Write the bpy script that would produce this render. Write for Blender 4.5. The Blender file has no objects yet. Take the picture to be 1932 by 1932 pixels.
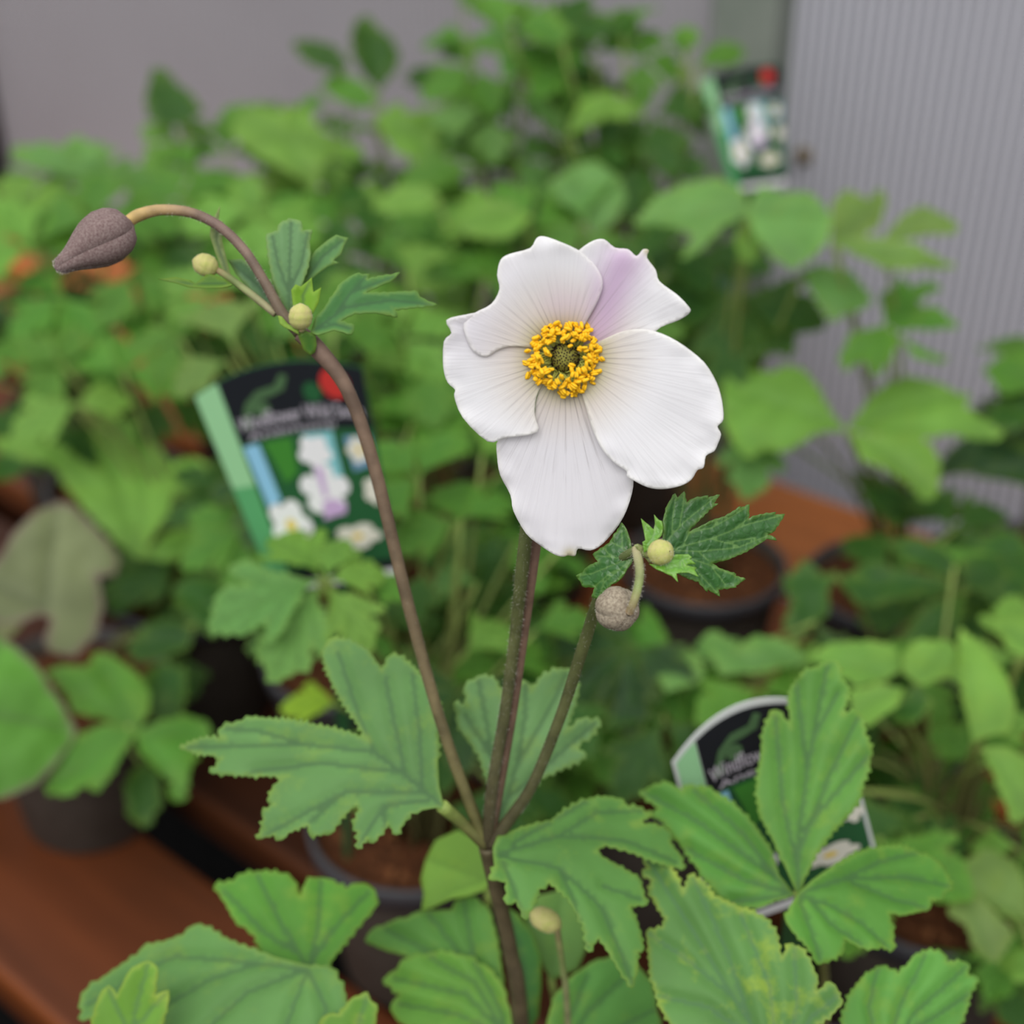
import bpy, bmesh, math, random
import numpy as np
from mathutils import Vector, Matrix, noise
from mathutils.geometry import delaunay_2d_cdt

random.seed(7)
scene = bpy.context.scene
col = scene.collection

# ------------------------------------------------------------------ camera
BZ = 0.72                       # height of the bench top above the floor
FPX = 2654.0                    # focal length in pixels of a 1932 px frame
PITCH = math.radians(30)
CAM = Vector((0, 0, BZ + 0.75))
RIGHT = Vector((1, 0, 0))
FWD = Vector((0, math.cos(PITCH), -math.sin(PITCH)))
UP = Vector((0, math.sin(PITCH), math.cos(PITCH)))
cam_d = bpy.data.cameras.new('camera')
cam = bpy.data.objects.new('camera', cam_d)
col.objects.link(cam)
cam.location = CAM
cam.rotation_euler = (math.pi / 2 - PITCH, 0, 0)
cam_d.sensor_width = 36
cam_d.lens = 36 * FPX / 1932
cam_d.clip_start = 0.01
cam_d.dof.use_dof = True
cam_d.dof.focus_distance = 0.384
cam_d.dof.aperture_fstop = 6.9
cam_d.dof.aperture_blades = 0
scene.camera = cam

# ------------------------------------------------------------------ world: even overcast sky, brighter overhead
world = bpy.data.worlds.new('overcast_sky')
scene.world = world
world.use_nodes = True
wn, wl = world.node_tree.nodes, world.node_tree.links
wn.clear()
w_out = wn.new('ShaderNodeOutputWorld')
w_bg = wn.new('ShaderNodeBackground')
w_tc = wn.new('ShaderNodeTexCoord')
w_sep = wn.new('ShaderNodeSeparateXYZ')
w_mr = wn.new('ShaderNodeMapRange')
wl.new(w_tc.outputs['Generated'], w_sep.inputs[0])
wl.new(w_sep.outputs['Z'], w_mr.inputs['Value'])
w_mr.inputs['From Min'].default_value = 0
w_mr.inputs['From Max'].default_value = 1
w_mr.inputs['To Min'].default_value = 0.46
w_mr.inputs['To Max'].default_value = 1.5
wl.new(w_mr.outputs[0], w_bg.inputs['Strength'])
w_bg.inputs['Color'].default_value = (0.97, 0.985, 1.0, 1)
wl.new(w_bg.outputs[0], w_out.inputs[0])
# the veiled sun behind the clouds, over the photographer's left shoulder
sun_d = bpy.data.lights.new('veiled_sun', 'SUN')
sun_d.energy = 1.55
sun_d.angle = math.radians(42)
sun_d.color = (1.0, 0.985, 0.96)
sun = bpy.data.objects.new('veiled_sun', sun_d)
col.objects.link(sun)
sun.rotation_euler = (math.radians(38), math.radians(-14), 0)

vs = scene.view_settings
vs.view_transform = 'Standard'
vs.look = 'None'
vs.exposure = 0.14
vs.gamma = 1
vs.use_curve_mapping = False

# ------------------------------------------------------------------ helpers
def P(px, py, d):
    """point seen at pixel (px, py), d metres along the optical axis"""
    return CAM + d * (FWD + RIGHT * ((px - 966) / FPX) - UP * ((py - 966) / FPX))

def ray(px, py):
    return FWD + RIGHT * ((px - 966) / FPX) - UP * ((py - 966) / FPX)

def on_plane(px, py, p0, n):
    r = ray(px, py)
    return CAM + r * ((p0 - CAM).dot(n) / r.dot(n))

def at_height(px, py, z):
    r = ray(px, py)
    return CAM + r * ((z - CAM.z) / r.z)

def project(p):
    d = p - CAM
    z = d.dot(FWD)
    return 966 + d.dot(RIGHT) / z * FPX, 966 - d.dot(UP) / z * FPX, z

def zc(pts, x0, y0, s):
    return [(x0 + x / s, y0 + y / s) for x, y in pts]

def new_mesh(name, verts, faces, smooth=True):
    me = bpy.data.meshes.new(name)
    me.from_pydata([tuple(v) for v in verts], [], [tuple(f) for f in faces])
    if smooth:
        me.polygons.foreach_set('use_smooth', [True] * len(me.polygons))
    me.update()
    return me

def set_attr(me, name, values):
    a = me.attributes.new(name, 'FLOAT', 'POINT')
    a.data.foreach_set('value', np.asarray(values, dtype=np.float32))

WORLD_LOC = {}

def link(name, me, mat=None, parent=None, origin=None, color=None):
    """mesh in world coordinates -> object with its origin at the mesh's middle"""
    n = len(me.vertices)
    if origin is None:
        co = np.empty(n * 3, dtype=np.float32)
        me.vertices.foreach_get('co', co)
        origin = Vector([float(v) for v in co.reshape(-1, 3).mean(axis=0)])
    me.transform(Matrix.Translation(-origin))
    o = bpy.data.objects.new(name, me)
    col.objects.link(o)
    o.location = origin
    WORLD_LOC[o.name] = origin.copy()
    if mat:
        me.materials.append(mat)
    if color:
        o.color = (*color, 1)
    if parent is not None:
        o.parent = parent
        o.matrix_parent_inverse = Matrix.Translation(-WORLD_LOC[parent.name])
    return o

def empty(name, loc, label=None, cat=None, group=None):
    o = bpy.data.objects.new(name, None)
    col.objects.link(o)
    o.location = loc
    o.empty_display_size = 0.02
    WORLD_LOC[o.name] = Vector(loc)
    if label:
        o['label'] = label
    if cat:
        o['category'] = cat
    if group:
        o['group'] = group
    return o

def smoothstep(a, b, x):
    t = min(max((x - a) / (b - a), 0), 1)
    return t * t * (3 - 2 * t)

def catmull(pts, n=8):
    pts = [Vector(p) for p in pts]
    ext = [pts[0] * 2 - pts[1]] + pts + [pts[-1] * 2 - pts[-2]]
    out = []
    for i in range(1, len(ext) - 2):
        a, b, c, d = ext[i - 1], ext[i], ext[i + 1], ext[i + 2]
        for k in range(n):
            t = k / n
            out.append(0.5 * ((2 * b) + (c - a) * t + (2 * a - 5 * b + 4 * c - d) * t * t + (3 * b - a - 3 * c + d) * t ** 3))
    out.append(pts[-1])
    return out

def tube(path, radii, seg=10, cap=True):
    """path: smoothed points, radii: one number per point"""
    verts, faces = [], []
    ref = None
    n = len(path)
    for i, p in enumerate(path):
        t = (path[min(i + 1, n - 1)] - path[max(i - 1, 0)]).normalized()
        if ref is None:
            ref = t.orthogonal().normalized()
        a = (ref - t * ref.dot(t)).normalized()
        ref = a
        b = t.cross(a)
        for k in range(seg):
            w = 2 * math.pi * k / seg
            verts.append(p + (a * math.cos(w) + b * math.sin(w)) * radii[i])
    for i in range(n - 1):
        for k in range(seg):
            k2 = (k + 1) % seg
            faces.append((i * seg + k, i * seg + k2, (i + 1) * seg + k2, (i + 1) * seg + k))
    if cap:
        faces.append(tuple(range(seg))[::-1])
        faces.append(tuple((n - 1) * seg + k for k in range(seg)))
    return verts, faces

def lerp_r(n, rs):
    return [float(v) for v in np.interp(np.linspace(0, 1, n), np.linspace(0, 1, len(rs)), rs)]

def stem_obj(name, pts, rs, mat, parent, seg=10, sub=8, color=None):
    path = catmull(pts, sub)
    v, f = tube(path, lerp_r(len(path), rs), seg)
    me = new_mesh(name, v, f)
    set_attr(me, 'along', np.repeat(np.linspace(0, 1, len(path)), seg))
    return link(name, me, mat, parent, color=color), path

def fuzz(name, samples, mat, parent, length, width, rng):
    """samples: list of (point, normal); fine hairs joined into one mesh"""
    v, f = [], []
    for p, n in samples:
        d = (n + Vector((rng.uniform(-.5, .5), rng.uniform(-.5, .5), rng.uniform(-.5, .5)))).normalized()
        s = d.orthogonal().normalized() * width
        s.rotate(Matrix.Rotation(rng.uniform(0, 6.28), 3, d))
        l = length * rng.uniform(.5, 1.2)
        bend = Vector((0, 0, -l * .25 * rng.random()))
        i = len(v)
        v += [p - s, p + s, p + d * l * .55 + bend * .3 + s * .6, p + d * l * .55 + bend * .3 - s * .6, p + d * l + bend]
        f += [(i, i + 1, i + 2, i + 3), (i + 3, i + 2, i + 4)]
    o = link(name, new_mesh(name, v, f), mat, parent)
    o['kind'] = 'stuff'
    return o

# ------------------------------------------------------------------ materials
def mat_new(name):
    m = bpy.data.materials.new(name)
    m.use_nodes = True
    n, l = m.node_tree.nodes, m.node_tree.links
    n.clear()
    out = n.new('ShaderNodeOutputMaterial')
    return m, n, l, out

def rgb_mix(n, l, fac, a, b, blend='MIX'):
    mx = n.new('ShaderNodeMix')
    mx.data_type = 'RGBA'
    mx.blend_type = blend
    mx.clamp_factor = True
    for sock, val in ((mx.inputs[0], fac), (mx.inputs[6], a), (mx.inputs[7], b)):
        if hasattr(val, 'links'):
            l.new(val, sock)
        elif isinstance(val, (int, float)):
            sock.default_value = val
        else:
            sock.default_value = (*val, 1)
    return mx.outputs[2]

def math_node(n, l, op, a, b=None, c=None):
    m = n.new('ShaderNodeMath')
    m.operation = op
    for i, v in enumerate((a, b, c)):
        if v is None:
            continue
        if hasattr(v, 'links'):
            l.new(v, m.inputs[i])
        else:
            m.inputs[i].default_value = v
    return m.outputs[0]

def map_range(n, l, v, a, b, c, d, smooth=False):
    m = n.new('ShaderNodeMapRange')
    if smooth:
        m.interpolation_type = 'SMOOTHSTEP'
    l.new(v, m.inputs['Value'])
    for k, x in (('From Min', a), ('From Max', b), ('To Min', c), ('To Max', d)):
        m.inputs[k].default_value = x
    return m.outputs[0]

def noise_tex(n, l, scale, detail=3, vec=None, rough=.5):
    t = n.new('ShaderNodeTexNoise')
    t.inputs['Scale'].default_value = scale
    t.inputs['Detail'].default_value = detail
    t.inputs['Roughness'].default_value = rough
    if vec is not None:
        l.new(vec, t.inputs['Vector'])
    return t.outputs['Fac']

def attr(n, name):
    a = n.new('ShaderNodeAttribute')
    a.attribute_name = name
    return a.outputs['Fac']

def leaf_material(name, vein_col, vein_amt, edge_col, edge_amt, rough, spec, bump_scale, bump, blotch=0.0, transl=.28, puckered=False):
    m, n, l, out = mat_new(name)
    info = n.new('ShaderNodeObjectInfo')
    tc = n.new('ShaderNodeTexCoord')
    base = info.outputs['Color']
    f1 = noise_tex(n, l, 26, 4, tc.outputs['Object'])
    fac = map_range(n, l, f1, .3, .7, .78, 1.18)
    hsv = n.new('ShaderNodeHueSaturation')
    l.new(base, hsv.inputs['Color'])
    l.new(fac, hsv.inputs['Value'])
    c = hsv.outputs['Color']
    if blotch:
        f2 = noise_tex(n, l, 75, 4, tc.outputs['Object'], .65)
        c = rgb_mix(n, l, math_node(n, l, 'MULTIPLY', map_range(n, l, f2, .53, .68, 0, 1), blotch), c, (.30, .42, .05))
    net = None
    if puckered:
        vo = n.new('ShaderNodeTexVoronoi')
        vo.feature = 'DISTANCE_TO_EDGE'
        vo.inputs['Scale'].default_value = 330
        wob = n.new('ShaderNodeVectorMath')
        wob.operation = 'MULTIPLY_ADD'
        nz = n.new('ShaderNodeTexNoise')
        nz.inputs['Scale'].default_value = 300
        l.new(tc.outputs['Object'], nz.inputs['Vector'])
        l.new(nz.outputs['Color'], wob.inputs[0])
        wob.inputs[1].default_value = (.0022, .0022, .0022)
        l.new(tc.outputs['Object'], wob.inputs[2])
        l.new(wob.outputs[0], vo.inputs['Vector'])
        net = vo.outputs['Distance']
        c = rgb_mix(n, l, map_range(n, l, net, 0, .08, .35, 0), c, (.012, .05, .008))
    vf = math_node(n, l, 'POWER', attr(n, 'vein'), 2.2 if puckered else 1.0)
    c = rgb_mix(n, l, math_node(n, l, 'MULTIPLY', vf, vein_amt), c, vein_col)
    c = rgb_mix(n, l, math_node(n, l, 'MULTIPLY', attr(n, 'edge'), edge_amt), c, edge_col)
    bs = n.new('ShaderNodeBsdfPrincipled')
    l.new(c, bs.inputs['Base Color'])
    bs.inputs['Roughness'].default_value = rough
    bs.inputs['Specular IOR Level'].default_value = spec
    nb = n.new('ShaderNodeBump')
    nb.inputs['Strength'].default_value = bump
    nb.inputs['Distance'].default_value = .001
    if net is not None:
        l.new(map_range(n, l, net, 0, .35, 0, 1, True), nb.inputs['Height'])
    else:
        l.new(noise_tex(n, l, bump_scale, 3, tc.outputs['Object']), nb.inputs['Height'])
    l.new(nb.outputs[0], bs.inputs['Normal'])
    tr = n.new('ShaderNodeBsdfTranslucent')
    warm = rgb_mix(n, l, .45, c, (.28, .48, .02))
    l.new(warm, tr.inputs['Color'])
    mx = n.new('ShaderNodeMixShader')
    mx.inputs[0].default_value = transl
    l.new(bs.outputs[0], mx.inputs[1])
    l.new(tr.outputs[0], mx.inputs[2])
    l.new(mx.outputs[0], out.inputs[0])
    return m

M_LEAF = leaf_material('anemone_leaf', (.045, .10, .045), .6, (.30, .42, .06), .35, .55, .22, 160, .25, .25)
M_LEAF_MOTTLED = leaf_material('mottled_anemone_leaf', (.05, .12, .07), .45, (.36, .44, .07), .5, .55, .22, 160, .25, .7)
M_LEAF_SHINY = leaf_material('glossy_young_leaf', (.16, .30, .07), .5, (.24, .38, .06), .30, .36, .45, 420, .3, .0, .16, True)
M_HEUCHERA = leaf_material('heuchera_leaf', (.05, .06, .03), .4, (.16, .085, .095), .75, .55, .25, 60, .4, .0, .15)
M_LEAF_PLAIN = leaf_material('background_leaf', (.05, .13, .02), .30, (.26, .36, .04), .18, .55, .25, 90, .3, .15)

def simple_mat(name, c, rough=.6, spec=.3, noise_scale=None, c2=None, bump=0, dist=.001, contrast=(.35, .65), coords='Object', detail=4):
    m, n, l, out = mat_new(name)
    bs = n.new('ShaderNodeBsdfPrincipled')
    bs.inputs['Roughness'].default_value = rough
    bs.inputs['Specular IOR Level'].default_value = spec
    if noise_scale:
        tc = n.new('ShaderNodeTexCoord')
        f = noise_tex(n, l, noise_scale, detail, tc.outputs[coords], .6)
        l.new(rgb_mix(n, l, map_range(n, l, f, contrast[0], contrast[1], 0, 1), c, c2), bs.inputs['Base Color'])
        if bump:
            b = n.new('ShaderNodeBump')
            b.inputs['Strength'].default_value = bump
            b.inputs['Distance'].default_value = dist
            l.new(f, b.inputs['Height'])
            l.new(b.outputs[0], bs.inputs['Normal'])
    else:
        bs.inputs['Base Color'].default_value = (*c, 1)
    l.new(bs.outputs[0], out.inputs[0])
    return m

def stem_material(name, c0, c1, c2):
    """colour runs from c0 at the foot over c1 to c2 at the tip"""
    m, n, l, out = mat_new(name)
    a = attr(n, 'along')
    tc = n.new('ShaderNodeTexCoord')
    f = noise_tex(n, l, 140, 3, tc.outputs['Object'])
    r = n.new('ShaderNodeValToRGB')
    r.color_ramp.elements[0].color = (*c0, 1)
    r.color_ramp.elements[1].color = (*c2, 1)
    e = r.color_ramp.elements.new(.55)
    e.color = (*c1, 1)
    l.new(a, r.inputs[0])
    hsv = n.new('ShaderNodeHueSaturation')
    l.new(r.outputs[0], hsv.inputs['Color'])
    l.new(map_range(n, l, f, .3, .7, .7, 1.3), hsv.inputs['Value'])
    bs = n.new('ShaderNodeBsdfPrincipled')
    bs.inputs['Roughness'].default_value = .55
    bs.inputs['Specular IOR Level'].default_value = .3
    l.new(hsv.outputs[0], bs.inputs['Base Color'])
    l.new(bs.outputs[0], out.inputs[0])
    return m

M_STALK = stem_material('brown_green_stalk', (.075, .055, .03), (.085, .066, .035), (.10, .08, .04))
M_STEM_BROWN = stem_material('brown_hairy_stem', (.12, .12, .035), (.15, .10, .065), (.20, .13, .10))
M_STEM_BUD = stem_material('arching_bud_stem', (.13, .10, .06), (.17, .11, .09), (.55, .38, .13))
M_STEM_GREEN = stem_material('green_hairy_stem', (.07, .055, .03), (.09, .10, .035), (.10, .13, .04))
M_STEM_PINK = stem_material('pinkish_flower_stem', (.09, .06, .035), (.20, .12, .085), (.32, .19, .15))
M_PEDICEL = stem_material('pale_bud_stalk', (.34, .30, .17), (.17, .22, .07), (.36, .25, .14))
M_PETIOLE = stem_material('leaf_stalk', (.08, .07, .025), (.14, .15, .045), (.20, .27, .06))
M_HAIR = simple_mat('pale_plant_hair', (.55, .52, .44), .6, .2)
M_BUD_PURPLE = simple_mat('felted_purple_bud', (.25, .19, .175), .85, .1, 1400, (.12, .07, .07), .5, .0004, (.3, .75))
M_BUD_PURPLE_HAIR = simple_mat('purple_bud_hair', (.58, .52, .49), .8, .1)
M_BUD_TAN = simple_mat('felted_tan_bud', (.36, .31, .23), .85, .1, 1300, (.19, .15, .11), .6, .0005)
M_BUD_YELLOW = simple_mat('felted_yellow_bud', (.52, .46, .20), .8, .1, 300, (.42, .44, .13), .3, .0005)
M_ANTHER = simple_mat('yellow_anther', (.90, .56, .012), .5, .25, 900, (.84, .44, .01))
M_FILAMENT = simple_mat('pale_green_filament', (.50, .52, .12), .5, .3)
M_DOME = simple_mat('green_carpel_head', (.25, .24, .045), .6, .2, 900, (.16, .15, .03), .4, .0004)
M_DOT = simple_mat('dark_carpel_tip', (.022, .009, .007), .6, .2)
M_POT = simple_mat('dark_plastic_pot', (.040, .033, .027), .5, .35, 60, (.055, .046, .038))
M_POT_RIM = simple_mat('grey_plastic_rim', (.042, .041, .046), .45, .4)
M_SOIL = simple_mat('brown_potting_soil', (.035, .014, .007), .95, .1, 160, (.12, .043, .017), .8, .004)
M_CRUMB = simple_mat('bark_crumb', (.22, .09, .035), .9, .1, 90, (.09, .035, .015))

def petal_material():
    m, n, l, out = mat_new('white_petal')
    r = attr(n, 'radial')
    a = attr(n, 'across')
    pk = attr(n, 'pink')
    st = attr(n, 'stripe')
    ed = attr(n, 'edge')
    comb = n.new('ShaderNodeCombineXYZ')
    l.new(math_node(n, l, 'MULTIPLY', a, 26), comb.inputs[0])
    l.new(math_node(n, l, 'MULTIPLY', r, 1.1), comb.inputs[1])
    fine = noise_tex(n, l, 1.6, 3, comb.outputs[0], .6)
    c = rgb_mix(n, l, map_range(n, l, r, .12, .62, 1, 0, True), (.875, .862, .88), (.70, .61, .49))
    c = rgb_mix(n, l, map_range(n, l, r, .14, .36, .8, 0, True), c, (.46, .46, .16))
    c = rgb_mix(n, l, pk, c, (.66, .48, .67))
    c = rgb_mix(n, l, math_node(n, l, 'MULTIPLY', map_range(n, l, fine, .5, .7, 0, 1), map_range(n, l, r, .2, .95, .22, .05)), c, (.50, .46, .50))
    # main veins: dark near the base, fading outwards
    ph = math_node(n, l, 'MULTIPLY_ADD', a, 9.5, math_node(n, l, 'MULTIPLY', noise_tex(n, l, 3.0, 1, comb.outputs[0]), .9))
    fl_ = math_node(n, l, 'ABSOLUTE', math_node(n, l, 'SUBTRACT', math_node(n, l, 'FRACT', ph), .5))
    dist = math_node(n, l, 'MULTIPLY', fl_, math_node(n, l, 'MULTIPLY', r, .042 / 9.5))
    wn_ = n.new('ShaderNodeTexWhiteNoise')
    wn_.noise_dimensions = '1D'
    l.new(math_node(n, l, 'FLOOR', ph), wn_.inputs['W'])
    line = math_node(n, l, 'MULTIPLY', map_range(n, l, dist, .00003, .00020, 1, 0, True), map_range(n, l, wn_.outputs['Value'], 0, 1, .35, 1))
    c = rgb_mix(n, l, math_node(n, l, 'MULTIPLY', line, math_node(n, l, 'MULTIPLY', .85, math_node(n, l, 'SUBTRACT', 1.0, math_node(n, l, 'MINIMUM', 1.0, math_node(n, l, 'DIVIDE', r, st))))), c, (.22, .18, .18))
    c = rgb_mix(n, l, math_node(n, l, 'MULTIPLY', ed, .35), c, (.95, .93, .84))
    c = rgb_mix(n, l, attr(n, 'tip'), c, (.60, .54, .30))
    bs = n.new('ShaderNodeBsdfPrincipled')
    l.new(c, bs.inputs['Base Color'])
    bs.inputs['Roughness'].default_value = .6
    bs.inputs['Specular IOR Level'].default_value = .2
    bs.inputs['Sheen Weight'].default_value = .1
    b = n.new('ShaderNodeBump')
    b.inputs['Strength'].default_value = .22
    b.inputs['Distance'].default_value = .0008
    l.new(fine, b.inputs['Height'])
    l.new(b.outputs[0], bs.inputs['Normal'])
    tr = n.new('ShaderNodeBsdfTranslucent')
    l.new(c, tr.inputs['Color'])
    mx = n.new('ShaderNodeMixShader')
    mx.inputs[0].default_value = .35
    l.new(bs.outputs[0], mx.inputs[1])
    l.new(tr.outputs[0], mx.inputs[2])
    l.new(mx.outputs[0], out.inputs[0])
    return m
M_PETAL = petal_material()

def wood_material():
    m, n, l, out = mat_new('stained_wood')
    tc = n.new('ShaderNodeTexCoord')
    mp = n.new('ShaderNodeMapping')
    mp.inputs['Scale'].default_value = (1.2, 16, 16)
    l.new(tc.outputs['Object'], mp.inputs['Vector'])
    g = noise_tex(n, l, 2.2, 6, mp.outputs[0], .65)
    w = noise_tex(n, l, 6, 3, tc.outputs['Object'])
    c = rgb_mix(n, l, map_range(n, l, g, .3, .7, 0, 1), (.045, .013, .005), (.125, .038, .014))
    c = rgb_mix(n, l, map_range(n, l, w, .45, .7, 0, .55), c, (.034, .016, .011))
    c = rgb_mix(n, l, attr(n, 'worn'), c, (.27, .085, .020))
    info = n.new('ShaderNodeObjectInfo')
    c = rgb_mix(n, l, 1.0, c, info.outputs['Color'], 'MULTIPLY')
    bs = n.new('ShaderNodeBsdfPrincipled')
    l.new(c, bs.inputs['Base Color'])
    bs.inputs['Roughness'].default_value = .55
    bs.inputs['Specular IOR Level'].default_value = .25
    b = n.new('ShaderNodeBump')
    b.inputs['Strength'].default_value = .3
    b.inputs['Distance'].default_value = .002
    l.new(g, b.inputs['Height'])
    l.new(b.outputs[0], bs.inputs['Normal'])
    l.new(bs.outputs[0], out.inputs[0])
    return m
M_WOOD = wood_material()

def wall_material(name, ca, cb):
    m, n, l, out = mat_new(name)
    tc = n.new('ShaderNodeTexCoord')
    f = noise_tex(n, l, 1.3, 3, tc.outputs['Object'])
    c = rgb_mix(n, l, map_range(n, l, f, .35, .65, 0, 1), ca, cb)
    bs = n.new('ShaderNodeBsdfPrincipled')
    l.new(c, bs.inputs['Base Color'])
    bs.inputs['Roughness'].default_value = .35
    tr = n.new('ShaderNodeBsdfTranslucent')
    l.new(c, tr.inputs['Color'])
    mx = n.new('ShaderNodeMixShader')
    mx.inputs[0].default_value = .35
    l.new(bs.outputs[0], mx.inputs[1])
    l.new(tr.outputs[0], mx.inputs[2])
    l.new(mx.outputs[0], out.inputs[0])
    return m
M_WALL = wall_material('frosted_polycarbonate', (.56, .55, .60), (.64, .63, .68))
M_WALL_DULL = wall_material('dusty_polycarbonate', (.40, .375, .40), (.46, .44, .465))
M_WEB = simple_mat('polycarbonate_web', (.30, .30, .34), .4, .4)
M_POST = simple_mat('grey_green_post', (.16, .185, .155), .5, .4, 14, (.20, .22, .19))
M_DARK = simple_mat('dark_post', (.03, .025, .025), .6, .3)
M_BOLT = simple_mat('rusty_bolt', (.09, .07, .04), .6, .4, 200, (.16, .12, .07))
M_CONCRETE = simple_mat('black_ground_fabric', (.004, .004, .004), .95, .1, 60, (.007, .007, .007), .3, .003)

# ------------------------------------------------------------------ setting
UA = Vector((-math.sin(math.radians(50)), math.cos(math.radians(50)), 0))   # along the bench, away to the left
VA = Vector((UA.y, -UA.x, 0))                                               # across the bench, towards the wall
WALL_V = 1.308
def uv(u, v, z):
    return UA * u + VA * v + Vector((0, 0, z))

def box_between(u0, u1, v0, v1, z0, z1):
    return [uv(u, v, z) for u in (u0, u1) for v in (v0, v1) for z in (z0, z1)], \
        [(0, 1, 3, 2), (4, 6, 7, 5), (0, 4, 5, 1), (2, 3, 7, 6), (0, 2, 6, 4), (1, 5, 7, 3)]

v_, f_ = box_between(-4, 8, -4, 4, -.05, 0)
fl = link('floor', new_mesh('floor', v_, f_, False), M_CONCRETE)
fl['kind'] = 'structure'
fl['label'] = 'black ground fabric under the slatted bench'

def fluted_panel(u0, u1, name, label, mat, webs):
    """twin-wall sheet: its vertical flutes stand proud one after another"""
    pitch = .0120
    n = int((u1 - u0) / pitch)
    prof = []
    for i in range(n):
        a = u0 + i * pitch
        prof += [(a, 0), (a + pitch * .2, .0036), (a + pitch * .5, .0046), (a + pitch * .8, .0036)]
    prof.append((u0 + n * pitch, 0))
    z0, z1 = 0.02, 2.3
    verts, faces = [], []
    for u, d in prof:
        verts += [uv(u, WALL_V - d, z0), uv(u, WALL_V - d, z1), uv(u, WALL_V + .01, z0), uv(u, WALL_V + .01, z1)]
    for i in range(len(prof) - 1):
        a, b = 4 * i, 4 * i + 4
        faces += [(a, b, b + 1, a + 1), (a + 2, a + 3, b + 3, b + 2), (a, a + 2, b + 2, b), (a + 1, b + 1, b + 3, a + 3)]
    e = 4 * (len(prof) - 1)
    faces += [(0, 1, 3, 2), (e, e + 2, e + 3, e + 1)]
    me = new_mesh(name, verts, faces, False)
    o = link(name, me, mat)
    me.materials.append(M_WEB)
    for i in range(len(prof) - 1):
        if webs and i % 4 in (0, 3):                       # the webs between the flutes
            me.polygons[4 * i].material_index = 1
    o['kind'] = 'structure'
    o['label'] = label
    return o

def wall_u(px, py):
    q = on_plane(px, py, uv(0, WALL_V, BZ), VA)
    return q.dot(UA), q
u_post0, _ = wall_u(1482, 60)
u_post1, _ = wall_u(1362, 60)
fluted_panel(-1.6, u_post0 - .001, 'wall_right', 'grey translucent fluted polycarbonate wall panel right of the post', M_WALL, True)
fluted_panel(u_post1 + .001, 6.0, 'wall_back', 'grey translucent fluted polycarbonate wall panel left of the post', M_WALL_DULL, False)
v_, f_ = box_between(u_post0, u_post1, WALL_V - .02, WALL_V + .03, 0, 2.35)
o = link('trim_1', new_mesh('trim_1', v_, f_, False), M_POST)
o['kind'] = 'structure'
o['label'] = 'grey green post between the two wall panels'
u_dark, _ = wall_u(8, 230)
v_, f_ = box_between(u_dark, u_dark + .07, WALL_V - .06, WALL_V - .006, 0, 2.35)
o = link('trim_2', new_mesh('trim_2', v_, f_, False), M_DARK)
o['kind'] = 'structure'
o['label'] = 'dark post at the far left of the wall'

# bolt head with washer on the wall
ub, qb = wall_u(1519, 292)
be = empty('wall_bolt', qb, 'small rusty bolt head on the grey wall beside the farthest plant tag', 'bolt')
def lathe(prof, seg, origin, ax, ay, az):
    verts, faces = [], []
    for r, z in prof:
        for k in range(seg):
            a = 2 * math.pi * k / seg
            verts.append(origin + ax * (r * math.cos(a)) + ay * (r * math.sin(a)) + az * z)
    for i in range(len(prof) - 1):
        for k in range(seg):
            k2 = (k + 1) % seg
            faces.append((i * seg + k, i * seg + k2, (i + 1) * seg + k2, (i + 1) * seg + k))
    return verts, faces
Z = Vector((0, 0, 1))
v_, f_ = lathe([(.0001, .006), (.007, .006), (.0105, .0035), (.0105, .0022), (.0001, .0022)], 16, qb, UA, Z, -VA)
link('washer', new_mesh('washer', v_, f_), M_BOLT, be)
v_, f_ = lathe([(.0001, .013), (.0055, .0125), (.0075, .010), (.0075, .0061), (.0001, .0061)], 6, qb, UA, Z, -VA)
link('bolt_head', new_mesh('bolt_head', v_, f_, False), M_BOLT, be)

# ------------------------------------------------------------------ bench
bench = empty('slatted_bench', uv(.6, .75, 0), 'reddish brown slatted wooden bench carrying all the potted plants', 'bench')
def plank(v0, v1, tint, u0=-1.25, u1=2.6):
    t, b = .035, .006
    prof = [(v0, -t), (v0, -b), (v0 + b * .3, -b * .3), (v0 + b, 0), (v1 - b, 0), (v1 - b * .3, -b * .3), (v1, -b), (v1, -t)]
    worn = [0, .5, .6, .15, .15, .6, .5, 0]
    m = len(prof)
    nseg = 8
    verts, faces, w = [], [], []
    for i in range(nseg + 1):
        u = u0 + (u1 - u0) * i / nseg
        for (v, z), k in zip(prof, worn):
            verts.append(uv(u, v, BZ + z))
            w.append(k)
    for i in range(nseg):
        for k in range(m):
            k2 = (k + 1) % m
            faces.append((i * m + k, (i + 1) * m + k, (i + 1) * m + k2, i * m + k2))
    faces.append(tuple(range(m)))
    faces.append(tuple(nseg * m + k for k in range(m))[::-1])
    me = new_mesh('plank', verts, faces, False)
    set_attr(me, 'worn', w)
    o = link('plank', me, M_WOOD, bench)
    # local axes along the plank so the grain runs with it
    rot = Matrix.Rotation(math.atan2(UA.y, UA.x), 4, 'Z')
    me.transform(rot.inverted())
    o.rotation_euler = (0, 0, math.atan2(UA.y, UA.x))
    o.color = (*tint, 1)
for k in range(-1, 5):
    plank(.29 + .2 * k, .439 + .2 * k, {3: (2.0, 1.9, 1.7), 4: (2.8, 2.9, 2.3), 0: (.85, .70, .52), 1: (.40, .36, .33)}.get(k, (.72, .66, .6)))  # the darkest tint paints in shade from the plants above that plank
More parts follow.
